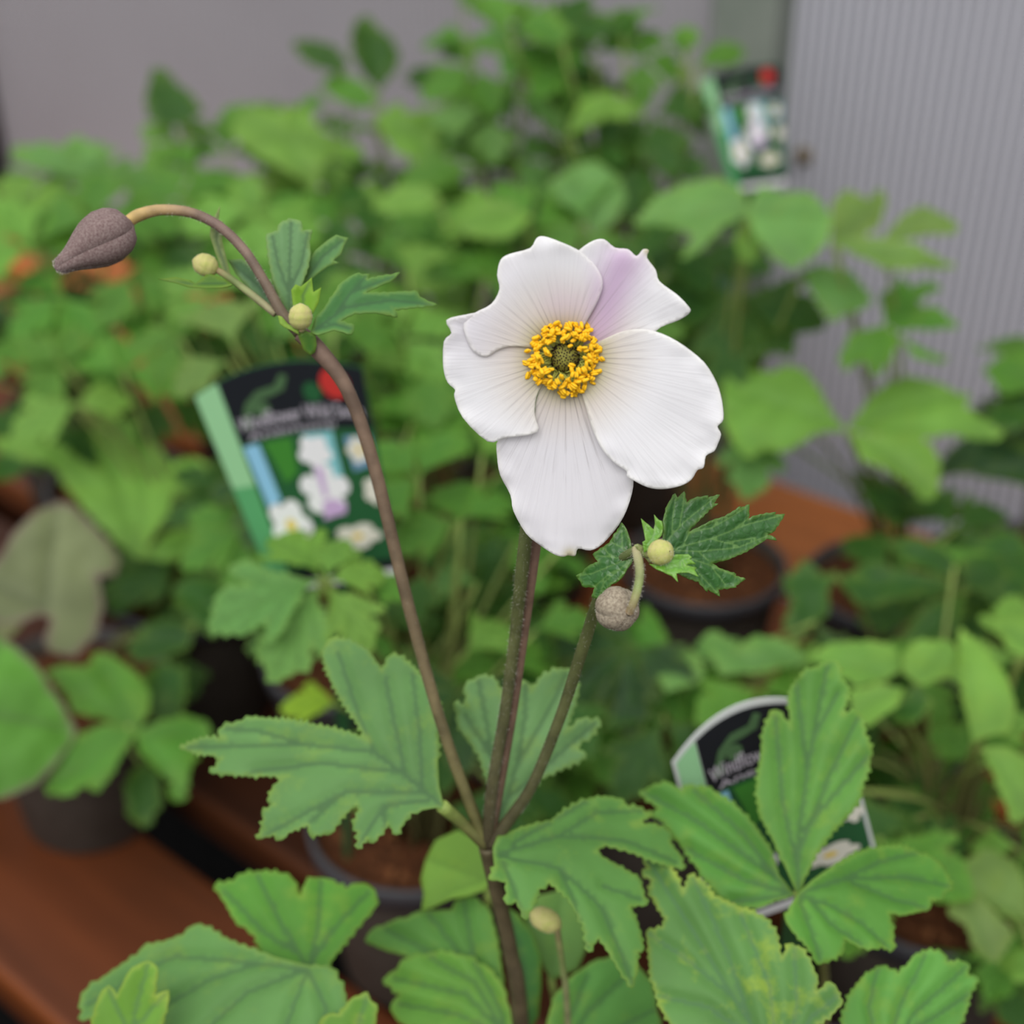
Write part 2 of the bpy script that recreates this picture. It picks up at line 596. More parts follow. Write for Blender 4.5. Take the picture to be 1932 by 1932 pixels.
for u in (-1.1, .4, 2.3):
    v_, f_ = box_between(u, u + .07, .08, 1.25, BZ - .115, BZ - .036)
    me = new_mesh('cross_beam', v_, f_, False)
    set_attr(me, 'worn', [0] * 8)
    link('cross_beam', me, M_WOOD, bench)
    for v in (.10, 1.16):
        v_, f_ = box_between(u + .002, u + .068, v, v + .07, .0, BZ - .116)
        me = new_mesh('leg', v_, f_, False)
        set_attr(me, 'worn', [0] * 8)
        link('leg', me, M_WOOD, bench)

# ------------------------------------------------------------------ leaf blades
def resample(poly, step, closed):
    out = []
    n = len(poly)
    for i in range(n if closed else n - 1):
        a, b = poly[i], poly[(i + 1) % n]
        L = math.hypot(b[0] - a[0], b[1] - a[1])
        k = max(1, int(round(L / step)))
        for j in range(k):
            t = j / k
            out.append((a[0] + (b[0] - a[0]) * t, a[1] + (b[1] - a[1]) * t))
    if not closed:
        out.append(poly[-1])
    return out

def inside(p, poly):
    x, y = p
    c = False
    n = len(poly)
    j = n - 1
    for i in range(n):
        xi, yi = poly[i]
        xj, yj = poly[j]
        if (yi > y) != (yj > y) and x < (xj - xi) * (y - yi) / (yj - yi) + xi:
            c = not c
        j = i
    return c

def inside_np(pts, poly):
    x, y = pts[:, 0], pts[:, 1]
    c = np.zeros(len(pts), dtype=bool)
    n = len(poly)
    j = n - 1
    for i in range(n):
        xi, yi = poly[i]
        xj, yj = poly[j]
        if yi != yj:
            hit = ((yi > y) != (yj > y)) & (x < (xj - xi) * (y - yi) / (yj - yi) + xi)
            c ^= hit
        j = i
    return c

def seg_dist(pts, segs):
    """least distance of each point to any of the segments"""
    best = np.full(len(pts), 1e9)
    for a, b in segs:
        a = np.array(a); b = np.array(b)
        d = b - a
        L = max(float(d @ d), 1e-18)
        t = np.clip(((pts - a) @ d) / L, 0, 1)
        q = a + t[:, None] * d
        best = np.minimum(best, np.hypot(pts[:, 0] - q[:, 0], pts[:, 1] - q[:, 1]))
    return best

def teeth(poly, step, depth, rng, skip=None):
    """serrate a closed outline (counter-clockwise): saw teeth along every edge"""
    area = sum(poly[i][0] * poly[(i + 1) % len(poly)][1] - poly[(i + 1) % len(poly)][0] * poly[i][1] for i in range(len(poly)))
    sgn = 1 if area > 0 else -1
    out = []
    n = len(poly)
    for i in range(n):
        a, b = poly[i], poly[(i + 1) % n]
        dx, dy = b[0] - a[0], b[1] - a[1]
        L = math.hypot(dx, dy)
        out.append(a)
        if L < step * .8 or (skip and skip(a, b)):
            continue
        k = max(1, int(round(L / step)))
        nx, ny = dy / L * sgn, -dx / L * sgn
        for j in range(k):
            t0, t1 = (j + .55) / k, (j + .78) / k
            h = depth * rng.uniform(.3, 1.7)
            if j:
                tt = j / k
                out.append((a[0] + dx * tt, a[1] + dy * tt))
            out.append((a[0] + dx * t0 + nx * h, a[1] + dy * t0 + ny * h))
    return out

def blade2d(outline, veins, step, rng):
    """flat triangulated blade -> (points, triangles, vein distance, edge distance)"""
    ol = resample(outline, step, True)
    vein_pts, vein_edges, vsegs = [], [], []
    pts = list(ol)
    for v in veins:
        rv = resample(v, step, False)
        vsegs += list(zip(rv[:-1], rv[1:]))
        for p in rv:
            pts.append(p)
    xs = [p[0] for p in ol]; ys = [p[1] for p in ol]
    oseg = list(zip(ol, ol[1:] + ol[:1]))
    g = []
    y = min(ys)
    row = 0
    while y < max(ys):
        x = min(xs) + (step * .5 if row % 2 else 0)
        while x < max(xs):
            g.append((x + rng.uniform(-.12, .12) * step, y + rng.uniform(-.12, .12) * step))
            x += step
        y += step * .87
        row += 1
    inner = []
    if g:
        g = np.array(g)
        g = g[inside_np(g, ol)]
        if len(g):
            g = g[seg_dist(g, oseg) > step * .55]
        if len(g) and vsegs:
            g = g[seg_dist(g, vsegs) > step * .5]
        inner = [tuple(map(float, q)) for q in g]
    vp = np.array(pts[len(ol):]) if len(pts) > len(ol) else np.zeros((0, 2))
    keep = []
    if len(vp):
        keep = vp[inside_np(vp, ol) & (seg_dist(vp, oseg) > step * .25)]
        keep = [tuple(map(float, q)) for q in keep]
    allp = ol + keep + inner
    res = delaunay_2d_cdt([Vector(p) for p in allp], [], [list(range(len(ol)))], 1, step * .02)
    vo, fo = res[0], res[2]
    V = np.array([(p.x, p.y) for p in vo])
    F = [tuple(f) for f in fo if len(f) >= 3]
    vd = seg_dist(V, vsegs) if vsegs else np.full(len(V), 1e9)
    ed = seg_dist(V, oseg)
    return V, F, vd, ed

def make_blade_mesh(name, V, F, vd, ed, to3d, vein_w, edge_w, puff, puff_w, extra=None):
    """to3d(x, y) -> (point, normal)"""
    verts = []
    for (x, y), d in zip(V, vd):
        p, nrm = to3d(float(x), float(y))
        h = puff * (1 - math.exp(-(d / puff_w) ** 2)) if d < 1e8 else 0
        if extra:
            h += extra(float(x), float(y))
        verts.append(p + nrm * h)
    me = new_mesh(name, verts, F)
    set_attr(me, 'vein', np.exp(-(vd / vein_w) ** 2))
    set_attr(me, 'edge', np.exp(-(ed / edge_w) ** 2))
    return me

def traced_leaf(name, outline_px, hub_px, veins_px, depth, normal, mat, color, parent, droop=0.0, roll=0.0, step_px=9,
                tooth_px=0, tooth_step=16, fold=.0012, wave=.001, seed=1, solid=True, foot=None):
    """A leaf standing at its own distance and tilt: the outline lies on a plane through the hub,
    and the blade then droops, folds along its veins and ripples out of that plane."""
    rng = random.Random(seed)
    p0 = P(hub_px[0], hub_px[1], depth)
    n = Vector(normal).normalized()
    ex = (RIGHT - n * RIGHT.dot(n)).normalized()
    ey = n.cross(ex)
    def to2(px):
        q = on_plane(px[0], px[1], p0, n) - p0
        return (q.dot(ex), q.dot(ey))
    k = depth / FPX
    ol = [to2(p) for p in outline_px]
    vs2 = [[to2(p) for p in v] for v in veins_px]
    if tooth_px:
        hub2 = (0, 0)
        ol = teeth(ol, tooth_step * k, tooth_px * k, rng, lambda a, b: math.hypot(a[0], a[1]) < 45 * k)
    V, F, vd, ed = blade2d(ol, vs2, step_px * k, rng)
    R = max(float(np.hypot(V[:, 0], V[:, 1]).max()), 1e-6)
    def to3(x, y):
        return p0 + ex * x + ey * y, n
    off = rng.uniform(0, 50)
    def extra(x, y):
        r = math.hypot(x, y) / R
        w = noise.noise(Vector((x * 60 + off, y * 60, 0))) * wave * smoothstep(.1, .7, r)
        return -droop * r * r + roll * math.sin(x / R * 3) * r + w
    me = make_blade_mesh(name, V, F, vd, ed, to3, 2.2 * k, 4.5 * k, fold, 14 * k, extra)
    o = link(name, me, mat, parent, origin=p0.copy(), color=color)
    if solid:
        s = o.modifiers.new('thickness', 'SOLIDIFY')
        s.thickness = .00028
        s.offset = 0
    if foot is not None:                              # a stalk from the soil to the hub
        mid = foot.lerp(p0, .55) + Vector((0, 0, .03))
        path = catmull([foot, foot.lerp(mid, .5) + Vector((0, 0, .02)), mid, p0 - n * .0008], 5)
        v, f = tube(path, lerp_r(len(path), [.0021, .0018, .0015]), 8)
        sm = new_mesh('leaf_stalk', v, f)
        set_attr(sm, 'along', np.repeat(np.linspace(0, 1, len(path)), 8))
        link('leaf_stalk', sm, M_PETIOLE, o)
    return o

# tones (albedo)
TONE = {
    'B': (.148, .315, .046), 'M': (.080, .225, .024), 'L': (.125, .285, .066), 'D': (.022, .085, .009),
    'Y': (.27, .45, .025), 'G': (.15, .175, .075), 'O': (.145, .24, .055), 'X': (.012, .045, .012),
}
def jitter(c, rng, s=.12):
    k = rng.uniform(1 - s, 1 + s)
    return tuple(min(1, v * k * rng.uniform(1 - s * .5, 1 + s * .5)) for v in c)

# ---- shared blades for the plants behind: three leaflets, one leaflet, five-lobed, round
def leaflet_outline(rng, wide=1.0, lobes=True):
    half = [(.00, .012), (.10, .03), (.22, .10), (.34, .19), (.43, .27)]
    if lobes:
        half += [(.53, .34), (.66, .385), (.63, .28), (.575, .175), (.67, .20), (.76, .225), (.84, .20), (.87, .15), (.94, .085)]
    else:
        half += [(.55, .31), (.68, .30), (.78, .25), (.88, .16), (.95, .08)]
    def side(s):
        return [(x + rng.uniform(-.012, .012) * (x > .1), s * y * wide * rng.uniform(.92, 1.08)) for x, y in half]
    a = side(-1)
    b = side(1)[::-1]
    return a + [(1.0, 0)] + b

def leaflet_blade(rng, wide, lobes, step, tooth):
    ol = leaflet_outline(rng, wide, lobes)
    ol = teeth(ol, .085, tooth, rng, lambda a, b: max(a[0], b[0]) < .32)
    veins = [[(0.02, 0), (.35, 0), (.94, 0)], [(.12, 0), (.36, .09 * wide), (.60, .26 * wide)], [(.12, 0), (.36, -.09 * wide), (.60, -.26 * wide)],
             [(.45, 0), (.62, .06 * wide), (.80, .16 * wide)], [(.45, 0), (.62, -.06 * wide), (.80, -.16 * wide)]]
    return blade2d(ol, veins, step, rng)

def template(kind, seed):
    rng = random.Random(seed)
    parts = []
    if kind == 'T':
        parts = [(0, 1.0, .98, True), (math.radians(rng.uniform(66, 92)), .92, 1.1, True), (-math.radians(rng.uniform(66, 92)), .92, 1.1, True)]
    elif kind == 'S':
        parts = [(0, 1.0, 1.15, True)]
    elif kind == 'N':
        parts = [(0, 1.0, .8, False)]
    elif kind == 'P':
        parts = [(0, 1.0, .9, True)] + [(s * math.radians(a), k, .9, True) for s in (-1, 1) for a, k in ((48, .95), (100, .8))]
    verts, faces, ve, ee = [], [], [], []
    if kind == 'R':                                   # round scalloped leaf
        n = 44
        ol = []
        for i in range(n):
            a = math.radians(-165 + 330 * i / (n - 1))
            r = .5 * (1 + .06 * math.cos(a * 7) + rng.uniform(-.02, .02))
            ol.append((.42 + r * math.cos(a), r * 1.12 * math.sin(a)))
        ol.append((.12, 0))
        veins = [[(.12, 0), (.42 + .46 * math.cos(math.radians(a)), .5 * math.sin(math.radians(a)))] for a in (-120, -75, -38, 0, 38, 75, 120)]
        blades = [(blade2d(ol, veins, .05, rng), 0, 1.0)]
    else:
        blades = [(leaflet_blade(rng, w, lb, .045, .036), a, k) for a, k, w, lb in parts]
    off = rng.uniform(0, 40)
    dr = rng.uniform(.10, .38)
    for (V, F, vd, ed), a, k in blades:
        base = len(verts)
        ca, sa = math.cos(a), math.sin(a)
        foldk = rng.uniform(.05, .22)
        dd = dr * rng.uniform(.6, 1.5)
        for (x, y), d, e in zip(V, vd, ed):
            z = -dd * x * x + foldk * abs(y) - .5 * foldk * abs(y) * x + .028 * (1 - math.exp(-(d / .05) ** 2))
            z += .05 * noise.noise(Vector((x * 3 + off, y * 3, k * 5))) * min(1, x * 2)
            verts.append(Vector(((x * ca - y * sa) * k, (x * sa + y * ca) * k, z * k)))
            ve.append(math.exp(-(d / .014) ** 2))
            ee.append(math.exp(-(e / .022) ** 2))
        faces += [tuple(i + base for i in f) for f in F]
    me = new_mesh('leaf_blade', verts, faces)
    set_attr(me, 'vein', ve)
    set_attr(me, 'edge', ee)
    me.materials.append(M_LEAF_PLAIN)
    return me
TEMPL = {'T': [template('T', 11 + i) for i in range(5)], 'S': [template('S', 31 + i) for i in range(4)],
         'N': [template('N', 51 + i) for i in range(3)], 'P': [template('P', 61 + i) for i in range(3)],
         'R': [template('R', 71 + i) for i in range(2)]}

def place_leaf(plant, hub, direction, normal, size, kind, color, rng, pot_c, petiole=True):
    n = normal.normalized()
    ex = (direction - n * direction.dot(n)).normalized()
    ey = n.cross(ex)
    o = bpy.data.objects.new('leaf', rng.choice(TEMPL[kind]))
    col.objects.link(o)
    m = Matrix((ex, ey, n)).transposed().to_4x4()
    m.translation = hub
    o.matrix_basis = m @ Matrix.Diagonal((size, size, size, 1))
    o.parent = plant
    o.matrix_parent_inverse = Matrix.Translation(-WORLD_LOC[plant.name])
    o.color = (*color, 1)
    if petiole:
        foot = pot_c + Vector((rng.uniform(-.02, .02), rng.uniform(-.02, .02), 0))
        mid = foot.lerp(hub, .5) + Vector((0, 0, .035)) + (hub - foot).cross(Z) * rng.uniform(-.08, .08)
        end = hub - n * .0005
        path = catmull([foot, foot.lerp(mid, .5) + Vector((0, 0, .012)), mid, end], 4)
        v, f = tube(path, lerp_r(len(path), [.0018, .0015, .0012]), 6)
        me = new_mesh('petiole', v, f)
        set_attr(me, 'along', np.repeat(np.linspace(0, 1, len(path)), 6))
        # child of the leaf: mesh in the leaf's own space
        me.transform(o.matrix_basis.inverted())
        c = bpy.data.objects.new('petiole', me)
        me.materials.append(M_PETIOLE)
        col.objects.link(c)
        c.parent = o
    return o

def image_dir(px, py, ang, normal, d):
    """direction within the leaf's plane that reads as the angle ang (0 right, 90 up) from the photographer's side"""
    p0 = P(px, py, d)
    q = on_plane(px + 40 * math.cos(math.radians(ang)), py - 40 * math.sin(math.radians(ang)), p0, normal.normalized())
    v = q - p0
    return v.normalized(), v.length / 40

# ------------------------------------------------------------------ pots
POT_H, POT_R = .125, .068
def crumb_mesh(rng):
    v, f = [], []
    for k in range(150):
        r = POT_R * .9 * math.sqrt(rng.random()); a = rng.uniform(0, 6.28)
        c = Vector((r * math.cos(a), r * math.sin(a), POT_H - .012 + rng.uniform(-.001, .004)))
        s = rng.uniform(.0015, .0045)
        q = [Vector((rng.uniform(-1, 1), rng.uniform(-1, 1), rng.uniform(-.6, .6))).normalized() * s for _ in range(4)]
        i = len(v)
        v += [c + e for e in q]
        f += [(i, i + 1, i + 2), (i, i + 3, i + 1), (i + 1, i + 3, i + 2), (i, i + 2, i + 3)]
    return new_mesh('bark_crumbs', v, f, False)
rng0 = random.Random(5)
pot_prof = [(.0001, 0), (.050, 0), (.052, .003), (.063, POT_H - .022), (.0632, POT_H - .018), (.0675, POT_H - .017), (.069, POT_H - .001), (.0675, POT_H),
            (.0655, POT_H - .001), (.064, POT_H - .02), (.060, POT_H - .03)]
v_, f_ = lathe(pot_prof, 40, Vector((0, 0, 0)), Vector((1, 0, 0)), Vector((0, 1, 0)), Z)
ME_POT = new_mesh('pot', v_, f_); ME_POT.materials.append(M_POT)
v_, f_ = lathe([(.0632, POT_H - .0175), (.0678, POT_H - .0168), (.0695, POT_H - .001), (.068, POT_H + .0005), (.0653, POT_H - .001)], 40, Vector((0, 0, 0)), Vector((1, 0, 0)), Vector((0, 1, 0)), Z)
ME_RIM = new_mesh('rim', v_, f_); ME_RIM.materials.append(M_POT_RIM)
sv, sf = [], []
for i in range(9):
    for k in range(28):
        r = .0638 * i / 8; a = 2 * math.pi * k / 28
        sv.append(Vector((r * math.cos(a), r * math.sin(a), POT_H - .013 + .004 * noise.noise(Vector((r * math.cos(a) * 90, r * math.sin(a) * 90, 3))))))
for i in range(8):
    for k in range(28):
        k2 = (k + 1) % 28
        sf.append((i * 28 + k, i * 28 + k2, (i + 1) * 28 + k2, (i + 1) * 28 + k))
ME_SOIL = new_mesh('soil', sv, sf); ME_SOIL.materials.append(M_SOIL)
ME_CRUMB = crumb_mesh(rng0); ME_CRUMB.materials.append(M_CRUMB)

def potted(name, x, y, label, cat='potted plant', group=None):
    base = Vector((x, y, BZ))
    e = empty(name, base, label, cat, group)
    for nm, me in (('pot', ME_POT), ('soil', ME_SOIL)):
        o = bpy.data.objects.new(nm, me)
        col.objects.link(o)
        o.parent = e
        if nm == 'pot':
            pot = o
    o2 = bpy.data.objects.new('rim', ME_RIM); col.objects.link(o2); o2.parent = pot
    o3 = bpy.data.objects.new('bark_crumbs', ME_CRUMB); col.objects.link(o3); o3.parent = o; o3['kind'] = 'stuff'
    return e, base + Vector((0, 0, POT_H - .012))

# ------------------------------------------------------------------ the flowering anemone in front
hero, hero_soil = potted('flowering_anemone', 0.0, .36, 'tall anemone with open white flower, yellow stamens and drooping buds in front', 'potted plant')
NODE = P(920, 1597, .4555)
Z5 = lambda pts: zc(pts, 320, 1180, 1.9714)
Z3 = lambda pts: zc(pts, 80, 360, 2.542)
Z4 = lambda pts: zc(pts, 1060, 900, 4.2)
Z6 = lambda pts: zc(pts, 1180, 1180, 2.569)
ZB = lambda pts: zc(pts, 100, 1640, 3.116)
ZC = lambda pts: zc(pts, 560, 1600, 3.45)
ZF = lambda pts: zc(pts, 800, 420, 2.927)
k45 = .4555 / FPX

# main stalk from the pot to the leaf whorl
stem_obj('stalk', [hero_soil + Vector((.012, .0, 0)), P(985, 1960, .505), P(962, 1790, .482), P(932, 1660, .463), NODE],
         [.0032, .0030, .0026, .0024, .0030], M_STALK, hero, 12)
# flower stems
fc = P(1066, 675, .37)
ftn = (CAM - fc).normalized()
st_pink, path_pink = stem_obj('flower_stem', [NODE, P(940, 1490, .447), P(966, 1340, .436), P(988, 1190, .424), P(1006, 1060, .410), P(1030, 880, .396), fc - ftn * .005],
         [.0022, .0019, .0018, .0017, .0017, .0018, .0022], M_STEM_PINK, hero, 10)
st_green, path_green = stem_obj('flower_stem', [NODE, P(928, 1490, .444), P(953, 1340, .432), P(973, 1190, .420), P(988, 1050, .405), P(1010, 880, .392), fc - ftn * .006],
         [.0021, .0019, .0018, .0018, .0020, .0018, .0020], M_STEM_GREEN, hero, 10)
# left arching stem, carrying the purple bud
HUBL = P(566, 628, .413)
st_left, path_left = stem_obj('bud_stem', [NODE, P(880, 1500, .449), P(828, 1350, .441), P(770, 1140, .432), P(706, 880, .423), P(655, 735, .417), P(600, 660, .414), HUBL],
         [.0021, .0019, .0018, .0019, .0020, .0021, .0027, .0024], M_STEM_BROWN, hero, 10)
st_arch, path_arch = stem_obj('arching_bud_stem', [HUBL, P(533, 592, .412), P(498, 530, .411), P(462, 474, .411), P(415, 428, .412), P(362, 402, .413), P(305, 396, .414), P(262, 406, .414), P(240, 420, .414)],
         [.0020, .0017, .0015, .0015, .0015, .0015, .0016, .0019, .0018], M_STEM_BUD, hero, 10)
# right stem with the round bud
HUBR = P(1200, 1036, .374)
st_right, path_right = stem_obj('bud_stem', [NODE + Vector((.001, 0, .001)), P(962, 1545, .449), P(1005, 1480, .441), P(1058, 1350, .427), P(1102, 1215, .410), P(1133, 1120, .394), P(1165, 1062, .381), HUBR],
         [.0024, .0020, .0018, .0018, .0019, .0017, .0014, .0011], M_STEM_GREEN, hero, 10)
st_ped, path_ped = stem_obj('bud_stalk', [HUBR, P(1205, 1060, .369), P(1207, 1085, .366), P(1202, 1115, .3645), P(1194, 1140, .364), P(1187, 1156, .3655)],
         [.0012, .00125, .0012, .00115, .0011, .0012], M_PEDICEL, hero, 10)

def path_samples(path, radii, n, rng, t0=0, t1=1):
    out = []
    m = len(path)
    for _ in range(n):
        i = rng.randrange(int(t0 * (m - 2)), max(int(t0 * (m - 2)) + 1, int(t1 * (m - 1))))
        t = rng.random()
        p = path[i].lerp(path[i + 1], t)
        tang = (path[i + 1] - path[i]).normalized()
        a = tang.orthogonal().normalized()
        a.rotate(Matrix.Rotation(rng.uniform(0, 6.283), 3, tang))
        f = (i + t) / (m - 1)
        r = float(np.interp(f, np.linspace(0, 1, len(radii)), radii))
        out.append((p + a * r * .95, a))
    return out
rngf = random.Random(3)
fuzz('stem_hair', path_samples(path_green, [.0019], 1500, rngf, .1, .8), M_HAIR, st_green, .0009, .000022, rngf)
fuzz('stem_hair', path_samples(path_right, [.0018], 900, rngf, .2, 1), M_HAIR, st_right, .0008, .000022, rngf)
fuzz('stem_hair', path_samples(path_left, [.0019], 900, rngf, .2, 1), M_HAIR, st_left, .0006, .000022, rngf)
fuzz('stem_hair', path_samples(path_arch, [.0016], 1100, rngf), M_HAIR, st_arch, .0008, .000022, rngf)
fuzz('stem_hair', path_samples(path_ped, [.00118], 800, rngf), M_HAIR, st_ped, .0009, .000018, rngf)

# ------------------------------------------------------------------ the white flower
fex = (RIGHT - ftn * RIGHT.dot(ftn)).normalized()
fey = ftn.cross(fex)
v_, f_ = lathe([(.0001, -.006), (.0016, -.0055), (.0030, -.003), (.0036, -.001), (.0030, .0006), (.0001, .0009)], 20, fc, fex, fey, ftn)
flower = link('flower', new_mesh('flower', v_, f_), M_FILAMENT, hero, origin=fc.copy())
flower['label'] = 'open white five-petalled flower with a ring of yellow stamens'
FK = .37 / FPX
C0 = (1066.5, 674.5)
PETALS = {
    'B': (ZF([(770, 760), (700, 840), (645, 910), (618, 990), (612, 1050), (590, 1110), (520, 1150), (412, 1195), (402, 1290), (420, 1400), (475, 1510), (492, 1600), (560, 1730), (640, 1800),
              (720, 1850), (770, 1863), (795, 1856), (836, 1860), (852, 1818), (920, 1828), (990, 1790), (1080, 1680), (1140, 1540), (1158, 1430), (1130, 1350), (1060, 1270), (990, 1150), (930, 1020), (870, 900), (800, 770)]),
          .0, (780, 1863), []),
    'UR': (ZF([(775, 730), (790, 620), (830, 500), (850, 400), (850, 280), (840, 190), (862, 156), (930, 112), (990, 104), (1050, 148), (1120, 158), (1165, 196), (1200, 160), (1232, 166), (1222, 205),
               (1270, 270), (1290, 332), (1380, 400), (1440, 460), (1458, 496), (1400, 540), (1300, 580), (1230, 640), (1100, 700), (950, 740), (830, 750)]),
           .0006, (1215, 180), []),
    'L': (ZF([(770, 740), (640, 690), (500, 600), (400, 520), (340, 500), (240, 515), (140, 545), (166, 612), (122, 660), (118, 800), (140, 880), (180, 920), (176, 960), (220, 1070), (355, 1205), (450, 1185),
              (625, 1155), (612, 1060), (622, 960), (665, 880), (740, 790), (770, 760)]),
          .0011, (130, 800), []),
    'R': (ZF([(790, 735), (900, 690), (1000, 640), (1100, 600), (1200, 590), (1310, 618), (1420, 680), (1530, 770), (1600, 880), (1630, 980), (1637, 1080), (1605, 1118), (1625, 1160), (1610, 1212),
              (1590, 1255), (1545, 1280), (1532, 1343), (1500, 1358), (1470, 1410), (1410, 1445), (1310, 1465), (1230, 1455), (1150, 1415), (1118, 1395), (1116, 1367), (1060, 1330), (990, 1260), (930, 1140), (885, 990), (850, 880), (800, 770)]),
          .0016, (1500, 1300), []),
    'UL': (ZF([(765, 735), (680, 712), (590, 690), (490, 684), (420, 700), (350, 740), (285, 715), (245, 640), (232, 560), (290, 505), (380, 455), (424, 375), (412, 300), (430, 220), (480, 185), (590, 155),
               (625, 100), (665, 90), (740, 115), (845, 160), (905, 205), (958, 265), (985, 340), (960, 430), (890, 560), (830, 660), (790, 720)]),
           .0021, (640, 95), []),
}
def bowl(x, y):
    """common cup of the flower: shallow, deeper towards the top"""
    r = math.hypot(x, y)
    a = math.atan2(y, x)
    lift = .14 + .07 * math.sin(a) - .04 * math.cos(2 * a) * -1
    return lift * r * smoothstep(0, .03, r) - (.64 + .96 * smoothstep(.015, -.015, y)) * r * r
def seg_one(p, segs):
    return float(seg_dist(np.array([p]), segs)[0])
for key, (ol_px, layer, tip, _) in PETALS.items():
    rng = random.Random(ord(key[0]) * 3 + len(key))
    def to2(p):
        q = on_plane(p[0], p[1], fc, ftn) - fc
        return (q.dot(fex), q.dot(fey))
    ol = [to2(p) for p in ol_px]
    # round the traced corners a little, and let the rim waver
    olv = catmull([Vector((x, y, 0)) for x, y in ol + ol[:1]], 3)[:-1]
    ol = [(q.x, q.y) for q in olv]
    t2 = to2(ZF([tip])[0])
    tang = math.atan2(t2[1], t2[0])
    cols = np.array(ol)
    angs = [(math.atan2(y, x) - tang + math.pi) % (2 * math.pi) - math.pi for x, y in ol if math.hypot(x, y) > .006]
    a0, a1 = max(min(angs), -1.1), min(max(angs), 1.1)
    # main veins fan out from the base
    nv = 9
    veins = []
    for i in range(nv):
        f = (i + .5) / nv
        a = tang + (a0 + (a1 - a0) * f) * .62
        b = tang + (a0 + (a1 - a0) * f) * .8
        veins.append([(.0045 * math.cos(a), .0045 * math.sin(a)), (.016 * math.cos(a), .016 * math.sin(a)), (.03 * math.cos(b), .03 * math.sin(b))])
    V, F, vd, ed = blade2d(ol, veins, 5.2 * FK, rng)
    off = rng.uniform(0, 30)
    verts, rad, acr, pink, edge, tipc = [], [], [], [], [], []
    tipp = to2(ZF([{'UR': (1226, 170), 'B': (805, 1850)}.get(key, (0, 0))])[0])
    for (x, y), e in zip(V, ed):
        r = math.hypot(x, y)
        a = (math.atan2(y, x) - tang + math.pi) % (2 * math.pi) - math.pi
        rim = math.exp(-(e / .0035) ** 2) * smoothstep(.02, .034, r)
        h = bowl(x, y) + layer * smoothstep(.002, .012, r)
        h += rim * .0016 * noise.noise(Vector((x * 160 + off, y * 160, 1)))
        h += .0013 * noise.noise(Vector((x * 55 + off, y * 55, 7))) * smoothstep(.01, .03, r)
        if key == 'B':
            h -= .12 * max(0, r - .012)
            h -= 3.2 * (a * r) ** 2 * .5
        if key == 'L':
            h += .0030 * math.exp(-(e / .003) ** 2) * smoothstep(.5, .9, (y + .02) / .04) * smoothstep(.02, .03, r)
        verts.append(fc + fex * x + fey * y + ftn * (h + .0012))
        rad.append(min(r / .042, 1))
        acr.append(a)
        pk = 0
        if key in ('UR', 'UL'):
            p1 = to2(ZF([(940, 640)])[0]); p2 = to2(ZF([(1090, 230)])[0])
            dd = seg_one((x, y), [(p1, p2)])
            pk = .85 * math.exp(-(dd / .0056) ** 2)
            pk = max(pk, .34 * math.exp(-(seg_one((x, y), [(to2(ZF([(760, 480)])[0]), to2(ZF([(900, 480)])[0]))]) / .006) ** 2))
        if key == 'L':
            pk = .10 * smoothstep(-.01, .012, y)
        if key == 'UL':
            pk = max(pk, .10 * smoothstep(.0, -.03, x))
        if key == 'B':
            pk = .06
        pink.append(pk)
        tipc.append(.8 * math.exp(-(math.hypot(x - tipp[0], y - tipp[1]) / (.0010 if key == 'UR' else .0018)) ** 2))
        edge.append(math.exp(-(e / .0008) ** 2))
    me = new_mesh('petal', verts, F)
    set_attr(me, 'radial', rad)
    set_attr(me, 'across', acr)
    set_attr(me, 'pink', pink)
    set_attr(me, 'tip', tipc)
    set_attr(me, 'edge', edge)
    set_attr(me, 'stripe', [{'B': .95, 'UR': .75, 'UL': .55, 'L': .58, 'R': .62}[key]] * len(V))
    o = link('petal', me, M_PETAL, flower)
    s = o.modifiers.new('thickness', 'SOLIDIFY')
    s.thickness = .00022
    s.offset = 0

# the spotted head of carpels
dv, df = lathe([(.0037 * math.sin(t), .0016 + .0037 * math.cos(t) * .95) for t in np.linspace(.02, 1.9, 14)], 28, fc, fex, fey, ftn)
dome = link('carpel_head', new_mesh('carpel_head', dv, df), M_DOME, flower)
v, f = [], []
rngd = random.Random(8)
nd = 170
for i in range(nd):
    ct = 1 - (i + .5) / nd * 1.15
    ph = i * 2.39996 + rngd.uniform(-.15, .15)
    st_ = math.sqrt(max(0, 1 - ct * ct))
    d = fex * (st_ * math.cos(ph)) + fey * (st_ * math.sin(ph)) + ftn * (ct * .95)
    c = fc + ftn * .0016 + d * .0037
    s = rngd.uniform(.00023, .00034)
    a = d.orthogonal().normalized(); b = d.cross(a).normalized()
    q = len(v)
    v += [c + a * s - d * .0001, c + b * s - d * .0001, c - a * s - d * .0001, c - b * s - d * .0001, c + d * s * 2.0]
    f += [(q, q + 1, q + 4), (q + 1, q + 2, q + 4), (q + 2, q + 3, q + 4), (q + 3, q, q + 4)]
o = link('carpel_tips', new_mesh('carpel_tips', v, f), M_DOT, flower)
o['kind'] = 'stuff'

